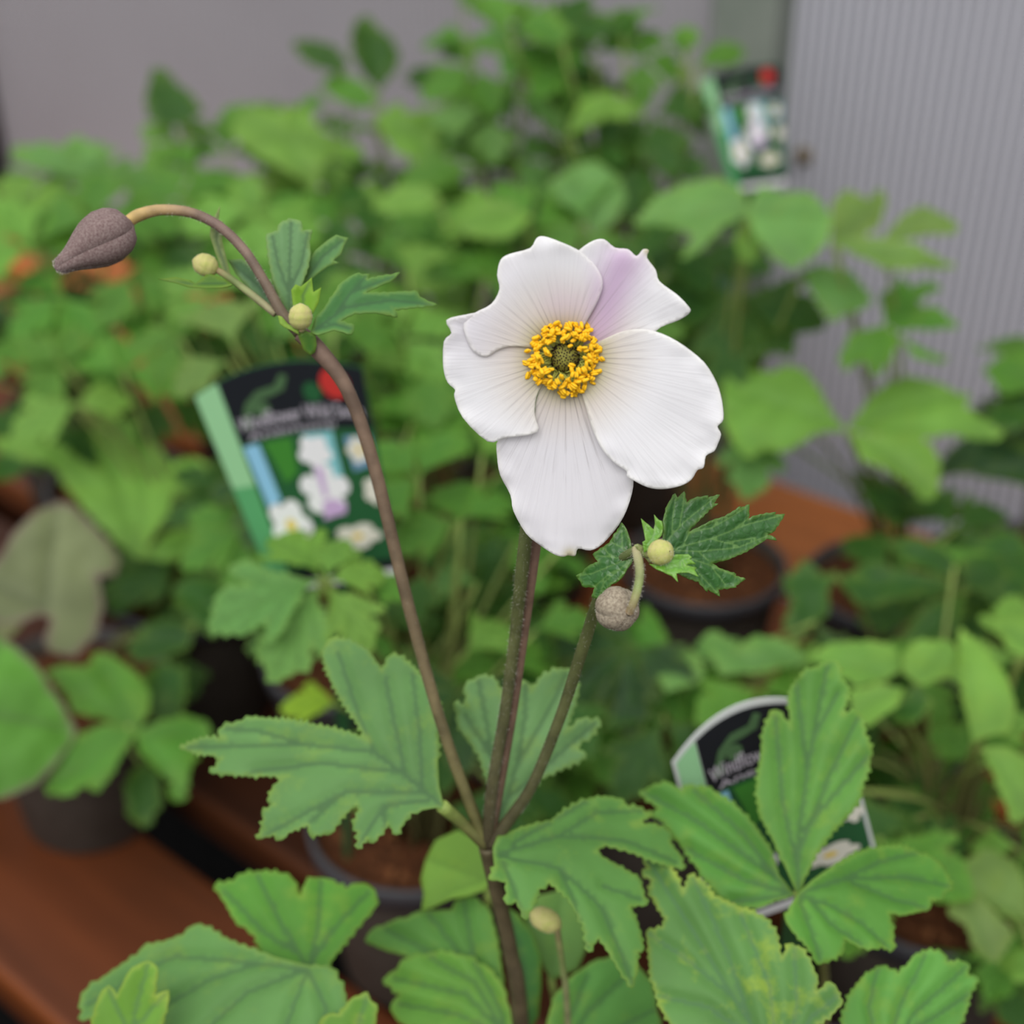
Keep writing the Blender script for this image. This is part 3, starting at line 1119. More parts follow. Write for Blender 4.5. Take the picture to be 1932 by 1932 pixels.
# stamens: curved filament and two-lobed anther
def stamen_mesh(seed):
    rng = random.Random(seed)
    L = 1.0
    pts = [Vector((0, 0, 0)), Vector((.10, rng.uniform(-.05, .05), .35)), Vector((.24, rng.uniform(-.08, .08), .68)), Vector((.36, 0, 1.0))]
    path = catmull(pts, 3)
    v, f = tube(path, lerp_r(len(path), [.035, .03, .025]), 5)
    nf = len(f)
    ax = Vector((rng.uniform(-.4, 1), rng.uniform(-1, 1), rng.uniform(-.1, .6))).normalized()
    sx = ax.orthogonal().normalized()
    sx.rotate(Matrix.Rotation(rng.uniform(0, 6.28), 3, ax))
    sy = ax.cross(sx)
    la, wa = rng.uniform(.15, .20), rng.uniform(.10, .125)
    cpos = pts[-1] + ax * la * .35
    for side in (-1, 1):
        c = cpos + sx * side * wa * .48
        base = len(v)
        rings, seg = 7, 8
        for i in range(rings):
            t = math.pi * (i + .35) / (rings - .3)
            for k in range(seg):
                w = 2 * math.pi * k / seg
                v.append(c + ax * (-math.cos(t) * la) + (sx * math.cos(w) * .62 + sy * math.sin(w) * .85) * wa * math.sin(t) ** .8)
        for i in range(rings - 1):
            for k in range(seg):
                k2 = (k + 1) % seg
                f.append((base + i * seg + k, base + i * seg + k2, base + (i + 1) * seg + k2, base + (i + 1) * seg + k))
        f.append(tuple(base + k for k in range(seg))[::-1])
        f.append(tuple(base + (rings - 1) * seg + k for k in range(seg)))
    me = new_mesh('stamen', v, f)
    me.materials.append(M_FILAMENT)
    me.materials.append(M_ANTHER)
    for i, p in enumerate(me.polygons):
        p.material_index = 0 if i < nf else 1
    return me
ST = [stamen_mesh(100 + i) for i in range(8)]
rngs = random.Random(21)
nst = 225
for i in range(nst):
    ph = i * 2.39996 + rngs.uniform(-.25, .25)
    fr = (i + .5) / nst
    rr = .0039 + .0052 * fr ** .8 + rngs.uniform(-.0007, .0017)          # where the anther ends up
    # a few gaps and stragglers as in a real ring
    r0 = .0034 + rngs.uniform(0, .0006)
    L = (.0064 - .0022 * fr) * rngs.uniform(.7, 1.15)
    outd = fex * math.cos(ph) + fey * math.sin(ph)
    foot = fc + outd * r0 + ftn * .0010
    tip = fc + outd * rr * .93 + ftn * (.0010 + L * (.95 - .25 * fr))
    zdir = (tip - foot)
    size = zdir.length
    zdir.normalize()
    xdir = (outd - zdir * outd.dot(zdir)).normalized()
    ydir = zdir.cross(xdir)
    roll = Matrix.Rotation(rngs.uniform(-2.2, 2.2), 3, zdir)
    xdir = roll @ xdir; ydir = roll @ ydir
    o = bpy.data.objects.new('stamen', rngs.choice(ST))
    col.objects.link(o)
    m = Matrix((xdir, ydir, zdir)).transposed().to_4x4()
    m.translation = foot
    hs = .0052 * rngs.uniform(.85, 1.12)
    o.matrix_basis = m @ Matrix.Diagonal((hs, hs, max(size, hs * .75), 1))
    o.parent = flower
    o.matrix_parent_inverse = Matrix.Translation(-WORLD_LOC[flower.name])

# ------------------------------------------------------------------ buds
def sepal_bud(name, base, axis, length, rad, prof, nsep, mat, parent, twist=.5, groove=.10, seg=60):
    """closed bud: overlapping sepals read as lobes with grooves between, each sepal its own mesh"""
    ax = axis.normalized()
    a = ax.orthogonal().normalized(); b = ax.cross(a)
    core = empty_mesh_core(name, base, ax, a, b, length, rad, prof, mat, parent)
    for s in range(nsep):
        verts, faces = [], []
        n, m = 16, 11
        for i in range(n + 1):
            t = i / n
            r = rad * float(np.interp(t, prof[0], prof[1]))
            for k in range(m + 1):
                u = k / m - .5
                w = 2 * math.pi * (s / nsep) + twist * t + u * 2 * math.pi / nsep * 1.22
                bulge = 1 + groove * (1 - (2 * u) ** 2) + .05 * (u + .5)
                verts.append(base + ax * (length * t) + (a * math.cos(w) + b * math.sin(w)) * r * bulge)
        for i in range(n):
            for k in range(m):
                q = i * (m + 1) + k
                faces.append((q, q + 1, q + m + 2, q + m + 1))
        o = link('sepal', new_mesh('sepal', verts, faces), mat, core)
    return core, (a, b, ax)

def empty_mesh_core(name, base, ax, a, b, length, rad, prof, mat, parent):
    pr = [(max(.00005, rad * .96 * float(np.interp(t, prof[0], prof[1]))), length * t) for t in np.linspace(0, 1, 22)]
    v, f = lathe(pr, 24, base, a, b, ax)
    return link(name, new_mesh(name, v, f), mat, parent)

def bud_fuzz(core, base, ax, a, b, length, rad, prof, n, hlen, mat, rng, back=0.3):
    smp = []
    for _ in range(n):
        t = rng.random() ** .9
        w = rng.uniform(0, 6.283)
        r = rad * float(np.interp(t, prof[0], prof[1])) * 1.08
        nn = a * math.cos(w) + b * math.sin(w)
        smp.append((base + ax * length * t + nn * r, (nn + ax * back).normalized()))
    fuzz('bud_hair', smp, mat, core, hlen, .000018, rng)

# purple drooping bud: from (245,420) to the tip at (106,505)
pb0, pb1 = P(248, 419, .414), P(104, 508, .407)
prof = ([0, .06, .16, .32, .48, .62, .78, .90, .97, 1], [.15, .62, .90, 1.0, .92, .72, .45, .33, .27, .06])
core, fr_ = sepal_bud('drooping_bud', pb0, pb1 - pb0, (pb1 - pb0).length, .0066, prof, 5, M_BUD_PURPLE, hero, .5, .24)
core['label'] = 'drooping purple felted flower bud'
bud_fuzz(core, pb0, fr_[2], fr_[0], fr_[1], (pb1 - pb0).length, .0066, prof, 5200, .0008, M_BUD_PURPLE_HAIR, random.Random(31))
# round tan bud
tb0 = P(1187, 1156, .3655)
tdir = (P(1168, 1150, .376) - tb0)
tdir = Vector((-.45, .75, -.30)).normalized()
tprof = ([0, .05, .15, .3, .5, .7, .85, .95, 1], [.18, .48, .74, .93, 1.0, .93, .74, .44, .05])
core, fr_ = sepal_bud('round_bud', tb0, tdir, .0112, .0051, tprof, 6, M_BUD_TAN, hero, .25, .17)
core['label'] = 'round tan felted flower bud'
bud_fuzz(core, tb0, fr_[2], fr_[0], fr_[1], .0112, .0051, tprof, 3000, .0006, M_HAIR, random.Random(32))
# small pale buds
def small_bud(px, py, d, w_px, h_px, axis, mat=M_BUD_YELLOW, stalk=None, seed=1):
    c = P(px, py, d)
    k = d / FPX
    ax = axis.normalized()
    L = h_px * k
    sp = ([0, .08, .25, .5, .75, .9, 1], [.25, .62, .9, 1.0, .86, .55, .05])
    b0 = c - ax * L * .5
    core, fr = sepal_bud('small_bud', b0, ax, L, w_px * .5 * k, sp, 5, mat, hero, .3, .06)
    bud_fuzz(core, b0, fr[2], fr[0], fr[1], L, w_px * .5 * k, sp, 900, .0004, M_HAIR, random.Random(seed))
    if stalk is not None:
        stem_obj('bud_stalk', stalk + [b0 + ax * .0004], [.0012, .0010], M_PEDICEL, hero, 8, 5)
    return core
small_bud(1247, 1042, .368, 46, 50, RIGHT * .55 + UP * .1 - FWD * .8, stalk=[HUBR, P(1218, 1045, .372)], seed=41)
small_bud(567, 597, .406, 42, 50, UP + RIGHT * .05 - FWD * .3, stalk=[HUBL, P(570, 622, .408)], seed=42)
small_bud(387, 500, .418, 40, 50, UP * .35 - RIGHT * .9 - FWD * .2, stalk=[P(520, 592, .4125), P(470, 552, .415), P(430, 522, .417)], seed=43)
small_bud(1028, 1735, .462, 42, 66, UP * .5 - RIGHT * .9 - FWD * .2, stalk=[hero_soil + Vector((.03, .01, 0)), P(1072, 1950, .50), P(1062, 1830, .478), P(1052, 1760, .466)], seed=44)

# ------------------------------------------------------------------ hero leaves (each at its own depth and tilt)
G1 = (.118, .255, .075)
G2 = (.115, .262, .082)
# big left leaf of the whorl
traced_leaf('leaf', Z5([(1025, 690), (1005, 600), (1000, 500), (1002, 400), (1012, 330), (1005, 280), (975, 235), (940, 195), (915, 160), (880, 130), (850, 110), (820, 106), (800, 140), (785, 165), (765, 130), (740, 92), (700, 65),
    (650, 46), (605, 38), (575, 60), (560, 100), (590, 190), (640, 280), (700, 370), (745, 432), (680, 402), (600, 380), (520, 365), (450, 350), (380, 345), (300, 333), (260, 345), (220, 355), (180, 368), (165, 390), (195, 412),
    (110, 408), (60, 420), (12, 440), (80, 465), (150, 477), (187, 487), (160, 520), (135, 540), (200, 550), (300, 556), (440, 556), (400, 580), (375, 610), (358, 652), (385, 662), (338, 690), (345, 720), (316, 792), (380, 775),
    (415, 797), (440, 770), (510, 740), (520, 782), (600, 777), (640, 720), (695, 668), (705, 690), (683, 742), (700, 770), (698, 832), (735, 790), (760, 812), (800, 760), (812, 738), (845, 782), (880, 730), (900, 702), (940, 690), (990, 680)]),
    Z5([(1010, 668)])[0], [Z5(v) for v in ([(1010, 668), (880, 560), (760, 470), (700, 330), (620, 90)], [(880, 560), (830, 340), (800, 190)], [(940, 600), (930, 400), (900, 180)],
    [(760, 470), (500, 440), (200, 440), (40, 440)], [(500, 440), (300, 380), (200, 375)], [(860, 545), (560, 510), (300, 540)], [(940, 620), (650, 620), (340, 780)], [(650, 620), (520, 730)], [(965, 650), (800, 670), (705, 810)], [(800, 670), (800, 750)])],
    .4425, (-.12, -.62, .76), M_LEAF, G1, hero, droop=.006, tooth_px=5, tooth_step=15, seed=2)
stem_obj('leaf_stalk', [NODE, P(880, 1560, .451), Vector(P(833, 1520, .4425))], [.0022, .0019, .0022], M_PETIOLE, hero, 8, 5)
# leaf behind the stems
traced_leaf('leaf', Z5([(1222, 760), (1205, 700), (1185, 600), (1150, 480), (1100, 420), (1070, 370), (1066, 330), (1056, 288), (1110, 300), (1094, 230), (1130, 200), (1160, 184), (1210, 200), (1235, 250), (1245, 310), (1262, 400), (1280, 300),
    (1285, 240), (1320, 203), (1345, 240), (1380, 190), (1440, 160), (1490, 163), (1518, 240), (1500, 310), (1470, 395), (1530, 345), (1602, 355), (1570, 410), (1500, 450), (1548, 475), (1530, 500), (1440, 540), (1380, 572), (1300, 650), (1250, 730)]),
    Z5([(1222, 750)])[0], [Z5(v) for v in ([(1222, 750), (1290, 520), (1400, 330), (1470, 190)], [(1230, 700), (1200, 480), (1150, 210)], [(1250, 650), (1400, 520), (1580, 365)], [(1290, 520), (1320, 350), (1325, 220)], [(1200, 500), (1100, 330)])],
    .468, (.05, -.80, .60), M_LEAF, (.165, .325, .115), hero, droop=-.002, tooth_px=5, tooth_step=17, seed=3)
# right front leaf
traced_leaf('leaf', Z5([(1200, 830), (1215, 790), (1290, 760), (1350, 740), (1420, 720), (1460, 690), (1520, 650), (1560, 632), (1640, 620), (1708, 626), (1694, 651), (1759, 645), (1824, 674), (1782, 698), (1731, 725), (1814, 709), (1870, 722),
    (1904, 752), (1888, 772), (1934, 813), (1950, 866), (1833, 856), (1741, 831), (1630, 808), (1583, 838), (1676, 882), (1759, 923), (1793, 1020), (1722, 1031), (1750, 1075), (1773, 1135), (1784, 1186), (1757, 1193), (1764, 1256), (1748, 1324), (1694, 1269),
    (1648, 1205), (1606, 1150), (1570, 1203), (1545, 1100), (1480, 1010), (1410, 960), (1372, 985), (1352, 1040), (1327, 1094), (1290, 1025), (1252, 1042), (1250, 958), (1182, 950), (1205, 900)]),
    Z5([(1240, 860)])[0], [Z5(v) for v in ([(1225, 850), (1450, 780), (1700, 780), (1920, 840)], [(1450, 780), (1600, 680), (1780, 660)], [(1225, 860), (1450, 900), (1620, 1040), (1745, 1300)], [(1450, 900), (1500, 1000), (1565, 1180)], [(1240, 880), (1320, 1080)], [(1620, 960), (1770, 1000)], [(1280, 810), (1560, 640)])],
    .4480, (.18, -.45, .88), M_LEAF, (.110, .265, .058), hero, droop=.012, tooth_px=4.5, tooth_step=17, seed=4, fold=.0016)

# little leaves of the left stem
U = (.165, .32, .13)
traced_leaf('leaf', Z3([(1175, 600), (1130, 500), (1108, 440), (1085, 330), (1075, 250), (1073, 203), (1125, 188), (1140, 150), (1190, 128), (1240, 143), (1246, 188), (1292, 183), (1280, 240), (1286, 310), (1270, 380), (1250, 440), (1220, 490), (1200, 570)]),
    Z3([(1185, 595)])[0], [Z3(v) for v in ([(1185, 595), (1185, 400), (1190, 150)], [(1185, 500), (1130, 350), (1100, 215)], [(1190, 480), (1245, 340), (1270, 200)])], .416, (.05, -.9, .45), M_LEAF, U, hero, droop=.002, seed=5, step_px=7, tooth_px=1.5, tooth_step=14)
traced_leaf('leaf', Z3([(1120, 590), (1060, 540), (1000, 480), (930, 400), (890, 332), (960, 330), (1050, 390), (1112, 450), (1150, 540)]), Z3([(1130, 575)])[0], [Z3([(1130, 575), (1040, 460), (900, 340)])], .421, (-.1, -.85, .5), M_LEAF, (.15, .29, .135), hero, seed=6, step_px=7)
traced_leaf('leaf', Z3([(1255, 440), (1275, 340), (1310, 290), (1370, 240), (1410, 214), (1467, 228), (1447, 265), (1432, 310), (1395, 338), (1424, 350), (1370, 366), (1320, 400), (1275, 440)]), Z3([(1262, 430)])[0], [Z3([(1262, 430), (1340, 320), (1440, 240)])], .419, (.1, -.85, .5), M_LEAF, (.13, .30, .10), hero, seed=7, step_px=7)
traced_leaf('leaf', Z3([(1285, 680), (1310, 610), (1350, 570), (1390, 510), (1430, 450), (1480, 410), (1500, 398), (1567, 393), (1560, 420), (1630, 400), (1715, 388), (1680, 422), (1620, 452), (1545, 492), (1620, 490), (1720, 480), (1800, 480), (1810, 500), (1897, 536), (1800, 552),
    (1692, 572), (1704, 607), (1600, 592), (1500, 592), (1430, 627), (1497, 645), (1484, 692), (1400, 672), (1320, 698)]), Z3([(1300, 670)])[0], [Z3(v) for v in ([(1300, 670), (1460, 560), (1680, 520), (1870, 535)], [(1400, 600), (1480, 490), (1680, 405)], [(1300, 670), (1400, 640), (1480, 660)], [(1480, 490), (1550, 405)])],
    .409, (.1, -.72, .70), M_LEAF, (.085, .24, .07), hero, droop=.002, seed=8, step_px=7, tooth_px=1.5, tooth_step=16)
YG = (.20, .40, .03)
traced_leaf('bract', Z3([(1205, 570), (1194, 480), (1215, 453), (1240, 462), (1292, 418), (1300, 490), (1338, 468), (1326, 540), (1292, 602), (1240, 575)]), Z3([(1250, 575)])[0], [Z3([(1250, 575), (1250, 500), (1280, 440)])], .4085, (.1, -.8, .5), M_LEAF, YG, hero, seed=9, step_px=6)
traced_leaf('bract', Z3([(1130, 600), (1150, 605), (1180, 640), (1230, 660), (1230, 690), (1190, 668), (1160, 655), (1140, 640)]), Z3([(1180, 640)])[0], [], .4075, (0, -.8, .6), M_LEAF, (.24, .42, .06), hero, seed=10, step_px=5)
traced_leaf('sheath', Z3([(1225, 690), (1265, 672), (1310, 690), (1316, 740), (1308, 775), (1285, 790), (1252, 762)]), Z3([(1270, 690)])[0], [], .4085, (.2, -.95, .2), M_LEAF, (.06, .17, .025), hero, seed=11, step_px=6)
traced_leaf('bract', Z3([(872, 400), (830, 300), (803, 215), (806, 190), (815, 140), (852, 72), (846, 140), (868, 148), (862, 240), (892, 360), (905, 410)]), Z3([(885, 395)])[0], [Z3([(885, 395), (835, 240), (840, 90)])], .4185, (.2, -.9, .4), M_LEAF, (.27, .33, .15), hero, seed=12, step_px=6)
traced_leaf('bract', Z3([(556, 424), (640, 416), (712, 432), (735, 446), (800, 404), (885, 430), (915, 460), (860, 470), (780, 472), (705, 466), (640, 442)]), Z3([(880, 445)])[0], [Z3([(880, 445), (720, 448), (570, 426)])], .4165, (0, -.6, .8), M_LEAF, (.10, .22, .03), hero, seed=13, step_px=6)

# the sharp leaves round the right buds
SH = (.030, .120, .018)
traced_leaf('leaf', Z4([(575, 640), (562, 590), (545, 500), (510, 410), (470, 355), (430, 430), (370, 520), (235, 608), (282, 670), (200, 700), (150, 745), (86, 770), (130, 820), (143, 858), (200, 865), (246, 868), (222, 947), (290, 953), (340, 900), (390, 850), (450, 820), (490, 780), (520, 730), (550, 690)]),
    Z4([(560, 638)])[0], [Z4(v) for v in ([(560, 638), (430, 640), (280, 620)], [(560, 638), (420, 690), (230, 760), (100, 772)], [(560, 638), (450, 740), (330, 830), (280, 940)], [(470, 720), (380, 760), (250, 860)], [(540, 635), (480, 560), (470, 420)], [(480, 560), (400, 520)], [(430, 640), (360, 600), (330, 560)], [(545, 660), (510, 730), (450, 810)])],
    .377, (-.25, -.75, .6), M_LEAF_SHINY, SH, hero, droop=.004, seed=14, step_px=4.5, tooth_px=1.2, tooth_step=13, fold=.0008)
traced_leaf('leaf', Z4([(770, 590), (795, 480), (800, 400), (802, 320), (830, 230), (870, 170), (903, 128), (922, 162), (976, 112), (992, 205), (1040, 170), (1162, 145), (1160, 163), (1258, 138), (1208, 210), (1243, 210), (1170, 260), (1100, 330), (1030, 400), (1008, 437), (1080, 400), (1200, 340), (1300, 310),
    (1390, 258), (1434, 228), (1432, 248), (1510, 213), (1497, 330), (1570, 300), (1728, 273), (1722, 293), (1805, 289), (1760, 355), (1690, 440), (1645, 455), (1690, 465), (1722, 502), (1650, 488), (1600, 520), (1450, 600), (1300, 660), (1190, 680), (1250, 720), (1390, 768), (1385, 782), (1468, 808), (1380, 862), (1386, 875),
    (1245, 890), (1262, 948), (1160, 890), (1152, 912), (1080, 830), (980, 800), (880, 750), (800, 680)]),
    Z4([(780, 600)])[0], [Z4(v) for v in ([(790, 590), (880, 570), (1180, 490), (1500, 370), (1780, 300)], [(800, 560), (870, 460), (990, 340), (1220, 160)], [(870, 460), (880, 320), (910, 150)], [(930, 400), (960, 250), (975, 130)], [(900, 580), (1080, 590), (1400, 560), (1640, 470)], [(800, 610), (1000, 640), (1180, 700), (1450, 805)],
    [(1000, 640), (1100, 780), (1250, 930)], [(960, 545), (1010, 440), (1200, 400), (1480, 240)], [(1180, 490), (1300, 520), (1550, 480)], [(1350, 425), (1480, 340)], [(1080, 590), (1160, 660)], [(1180, 700), (1300, 850)], [(1200, 400), (1240, 330)], [(1300, 520), (1400, 540)])],
    .3745, (.22, -.80, .52), M_LEAF_SHINY, SH, hero, droop=.003, seed=15, step_px=4.5, tooth_px=1.2, tooth_step=14, fold=.0009)
BG = (.13, .34, .03)
traced_leaf('bract', Z4([(650, 600), (638, 515), (662, 500), (650, 430), (628, 328), (690, 380), (728, 415), (740, 370), (732, 296), (770, 340), (792, 348), (803, 400), (792, 460), (745, 510), (695, 580)]), Z4([(670, 590)])[0], [Z4(v) for v in ([(670, 590), (690, 480), (650, 350)], [(690, 520), (740, 430), (740, 310)])], .3695, (0, -.85, .5), M_LEAF_SHINY, BG, hero, seed=16, step_px=4.5)
traced_leaf('bract', Z4([(690, 690), (760, 690), (860, 640), (900, 618), (1000, 613), (1032, 640), (1010, 652), (1063, 690), (980, 697), (1068, 722), (1050, 742), (1078, 802), (1000, 765), (908, 767), (920, 838), (870, 785), (830, 772), (750, 735)]), Z4([(710, 700)])[0], [Z4(v) for v in ([(710, 700), (880, 700), (1060, 715)], [(880, 700), (980, 650)], [(840, 710), (910, 820)])], .3685, (0, -.7, .7), M_LEAF_SHINY, BG, hero, seed=17, step_px=4.5)
traced_leaf('bract', Z4([(570, 540), (600, 528), (645, 545), (690, 600), (720, 680), (690, 680), (640, 620), (600, 575)]), Z4([(620, 570)])[0], [], .3715, (.1, -.9, .4), M_LEAF_SHINY, (.30, .30, .13), hero, seed=18, step_px=4.5)

# lower leaves of the front plant, left and bottom
traced_leaf('leaf', ZB([(940, 80), (1050, 60), (1120, 15), (1220, 5), (1330, 20), (1410, 55), (1440, 120), (1460, 168), (1480, 80), (1530, 45), (1620, 50), (1720, 110), (1790, 78), (1860, 90), (1902, 150), (1890, 230), (1830, 300), (1740, 410), (1670, 500), (1610, 590), (1500, 610), (1390, 590), (1290, 560), (1220, 490), (1190, 400), (1130, 345), (1060, 290), (1010, 200), (960, 130)]),
    ZB([(1500, 590)])[0], [ZB(v) for v in ([(1500, 590), (1350, 330), (1200, 30)], [(1500, 590), (1560, 330), (1570, 60)], [(1500, 590), (1650, 350), (1850, 130)], [(1450, 500), (1250, 380), (1000, 120)])],
    .492, (0, -.55, .8), M_LEAF, (.10, .285, .036), hero, droop=.004, tooth_px=4.5, tooth_step=20, seed=20, foot=hero_soil + Vector((-0.03, 0.02, 0)), fold=.0012)
traced_leaf('leaf', ZB([(1520, 570), (1300, 520), (1220, 492), (1100, 450), (1000, 400), (900, 335), (830, 322), (760, 380), (640, 420), (520, 440), (480, 490), (300, 590), (170, 670), (118, 740), (132, 800), (108, 852), (250, 862), (300, 960), (420, 1080), (560, 1160), (900, 1230), (1300, 1180), (1600, 1080), (1760, 920), (1720, 720), (1650, 590)]),
    ZB([(1500, 590)])[0], [ZB(v) for v in ([(1500, 590), (1100, 540), (700, 500), (160, 760)], [(1500, 590), (1150, 720), (700, 1100)], [(1500, 590), (1400, 850), (1300, 1150)], [(1500, 590), (1600, 800), (1620, 1050)], [(1200, 560), (900, 650), (350, 960)])],
    .480, (-.12, -.42, .9), M_LEAF, (.118, .265, .07), hero, droop=.008, tooth_px=4.5, tooth_step=22, seed=21, foot=hero_soil + Vector((-0.035, 0, 0)), fold=.0022)
traced_leaf('leaf', ZB([(230, 905), (255, 800), (290, 710), (330, 680), (380, 742), (450, 600), (500, 560), (562, 538), (592, 550), (625, 600), (600, 740), (684, 708), (680, 800), (650, 910), (660, 1050), (500, 1250), (330, 1250), (240, 1100)]),
    ZB([(450, 1200)])[0], [ZB(v) for v in ([(450, 1200), (480, 850), (560, 560)], [(460, 1000), (330, 700)], [(470, 950), (660, 730)])], .458, (0, -.75, .6), M_LEAF_MOTTLED, (.15, .32, .04), hero, tooth_px=2, tooth_step=22, seed=22, foot=hero_soil + Vector((-0.03, -0.03, 0)))
traced_leaf('leaf', ZB([(1560, 915), (1610, 850), (1680, 850), (1750, 760), (1850, 720), (1870, 770), (1910, 790), (1900, 910), (1880, 1050), (1700, 1150), (1580, 1050)]),
    ZB([(1700, 1120)])[0], [ZB([(1700, 1120), (1780, 950), (1850, 740)])], .464, (0, -.75, .6), M_LEAF_MOTTLED, (.14, .31, .045), hero, tooth_px=2, tooth_step=22, seed=23, foot=hero_soil + Vector((-0.02, -0.03, 0)))
traced_leaf('leaf', ZC([(430, 600), (480, 520), (600, 470), (700, 450), (790, 405), (900, 400), (1000, 400), (1050, 312), (1150, 308), (1250, 400), (1300, 560), (1340, 800), (1380, 1100), (1300, 1200), (1100, 1000), (900, 800), (700, 700), (560, 660)]),
    ZC([(1330, 1150)])[0], [ZC(v) for v in ([(1330, 1150), (1150, 700), (1080, 340)], [(1330, 1150), (950, 720), (560, 520)], [(1330, 1150), (1080, 720), (850, 420)])], .512, (-.1, -.6, .8), M_LEAF, (.105, .27, .05), hero, droop=.006, tooth_px=2, tooth_step=25, seed=24, foot=hero_soil + Vector((0, 0.02, 0)), fold=.0020)
traced_leaf('leaf', ZC([(540, 840), (640, 770), (720, 700), (900, 660), (1100, 700), (1250, 780), (1340, 900), (1400, 1100), (1420, 1300), (1200, 1320), (900, 1250), (700, 1150), (620, 1080), (600, 1000), (660, 940)]),
    ZC([(1390, 1250)])[0], [ZC(v) for v in ([(1390, 1250), (1100, 950), (620, 830)], [(1390, 1250), (1150, 870), (860, 700)], [(1390, 1250), (1050, 1080), (660, 1000)], [(1390, 1250), (1280, 950), (1150, 740)])], .500, (-.1, -.5, .85), M_LEAF, (.135, .32, .05), hero, droop=.008, tooth_px=4.5, tooth_step=24, seed=25, foot=hero_soil + Vector((0.005, -0.02, 0)), fold=.0030)
traced_leaf('leaf', ZC([(800, 200), (830, 60), (900, -60), (1050, -120), (1180, -40), (1240, 60), (1260, 200), (1230, 280), (1100, 320), (1000, 330), (880, 380), (800, 400), (820, 290)]),
    ZC([(1240, 200)])[0], [ZC(v) for v in ([(1240, 200), (1000, 120), (830, 60)], [(1240, 200), (1000, 280), (830, 380)])], .530, (-.1, -.6, .8), M_LEAF_PLAIN, (.19, .37, .05), hero, seed=26, foot=hero_soil + Vector((-0.01, 0.035, 0)), droop=.004)
traced_leaf('leaf', ZC([(1370, 380), (1450, 430), (1540, 560), (1590, 700), (1590, 900), (1570, 1100), (1480, 1250), (1440, 1100), (1400, 900), (1370, 650)]),
    ZC([(1470, 1220)])[0], [ZC([(1470, 1220), (1490, 800), (1400, 430)])], .515, (.2, -.7, .7), M_LEAF, (.05, .18, .03), hero, seed=27, foot=hero_soil + Vector((0.03, 0.02, 0)), droop=.003)
traced_leaf('leaf', zc([(1030, 1932), (1045, 1880), (1080, 1840), (1120, 1812), (1160, 1800), (1200, 1810), (1235, 1850), (1250, 1932), (1230, 2020), (1100, 2040), (1030, 2000)], 0, 0, 1),
    (1045, 2010), [[(1045, 2010), (1110, 1910), (1190, 1830)], [(1045, 2010), (1150, 1950), (1240, 1900)], [(1045, 2010), (1070, 1930), (1110, 1840)]], .498, (.1, -.5, .85), M_LEAF, (.10, .27, .055), hero, droop=.006, tooth_px=2, tooth_step=20, seed=28, foot=hero_soil + Vector((0.03, -0.02, 0)), fold=.002)
traced_leaf('leaf', zc([(985, 1720), (1015, 1690), (1060, 1680), (1100, 1700), (1110, 1780), (1090, 1830), (1040, 1850), (1010, 1800)], 0, 0, 1), (1040, 1845), [[(1040, 1845), (1055, 1700)]], .535, (.1, -.6, .8), M_LEAF_PLAIN, (.16, .33, .075), hero, seed=29, foot=hero_soil + Vector((0.035, 0.03, 0)))

# ------------------------------------------------------------------ the anemone at the lower right
right, right_soil = potted('leafy_anemone', .17, .455, 'leafy anemone at lower right with broad toothed leaves and half hidden tag', 'potted plant')
HR = Z6([(838, 1300)])[0]
RG = (.10, .275, .042)
traced_leaf('leaf', Z6([(838, 1310), (815, 1270), (760, 1150), (700, 1020), (645, 920), (632, 800), (650, 650), (665, 520), (690, 450), (730, 408), (770, 450), (797, 492), (790, 380), (800, 310), (860, 225), (930, 200), (1000, 168), (1040, 200), (1050, 260), (1087, 310), (1070, 370), (1050, 432), (1110, 410), (1150, 440), (1160, 530), (1192, 600), (1180, 680), (1150, 760), (1130, 850), (1080, 920), (1000, 1000), (920, 1110), (870, 1220), (852, 1290)]),
    HR, [Z6(v) for v in ([(838, 1300), (840, 1000), (900, 600), (980, 200)], [(838, 1200), (760, 850), (730, 450)], [(840, 1100), (980, 750), (1130, 450)], [(860, 1000), (1030, 800), (1170, 640)], [(880, 700), (850, 450), (830, 290)], [(920, 520), (1030, 330)])],
    .470, (-.05, -.72, .70), M_LEAF, (.115, .285, .052), right, droop=.002, tooth_px=4.5, tooth_step=16, seed=30, fold=.0022)
traced_leaf('leaf', Z6([(830, 1310), (745, 1210), (705, 1090), (640, 990), (540, 880), (470, 830), (390, 780), (300, 768), (277, 800), (210, 758), (120, 773), (60, 800), (120, 850), (158, 880), (128, 920), (190, 960), (230, 1020), (310, 1120), (380, 1230), (450, 1320), (560, 1372), (660, 1374), (725, 1335), (790, 1318)]),
    HR, [Z6(v) for v in ([(830, 1300), (600, 1130), (350, 950), (90, 800)], [(740, 1230), (560, 1000), (330, 790)], [(800, 1300), (560, 1230), (300, 1080)], [(800, 1305), (640, 1330), (520, 1340)])],
    .472, (-.2, -.52, .82), M_LEAF, (.105, .285, .05), right, droop=.004, tooth_px=4.5, tooth_step=17, seed=31, fold=.0028)
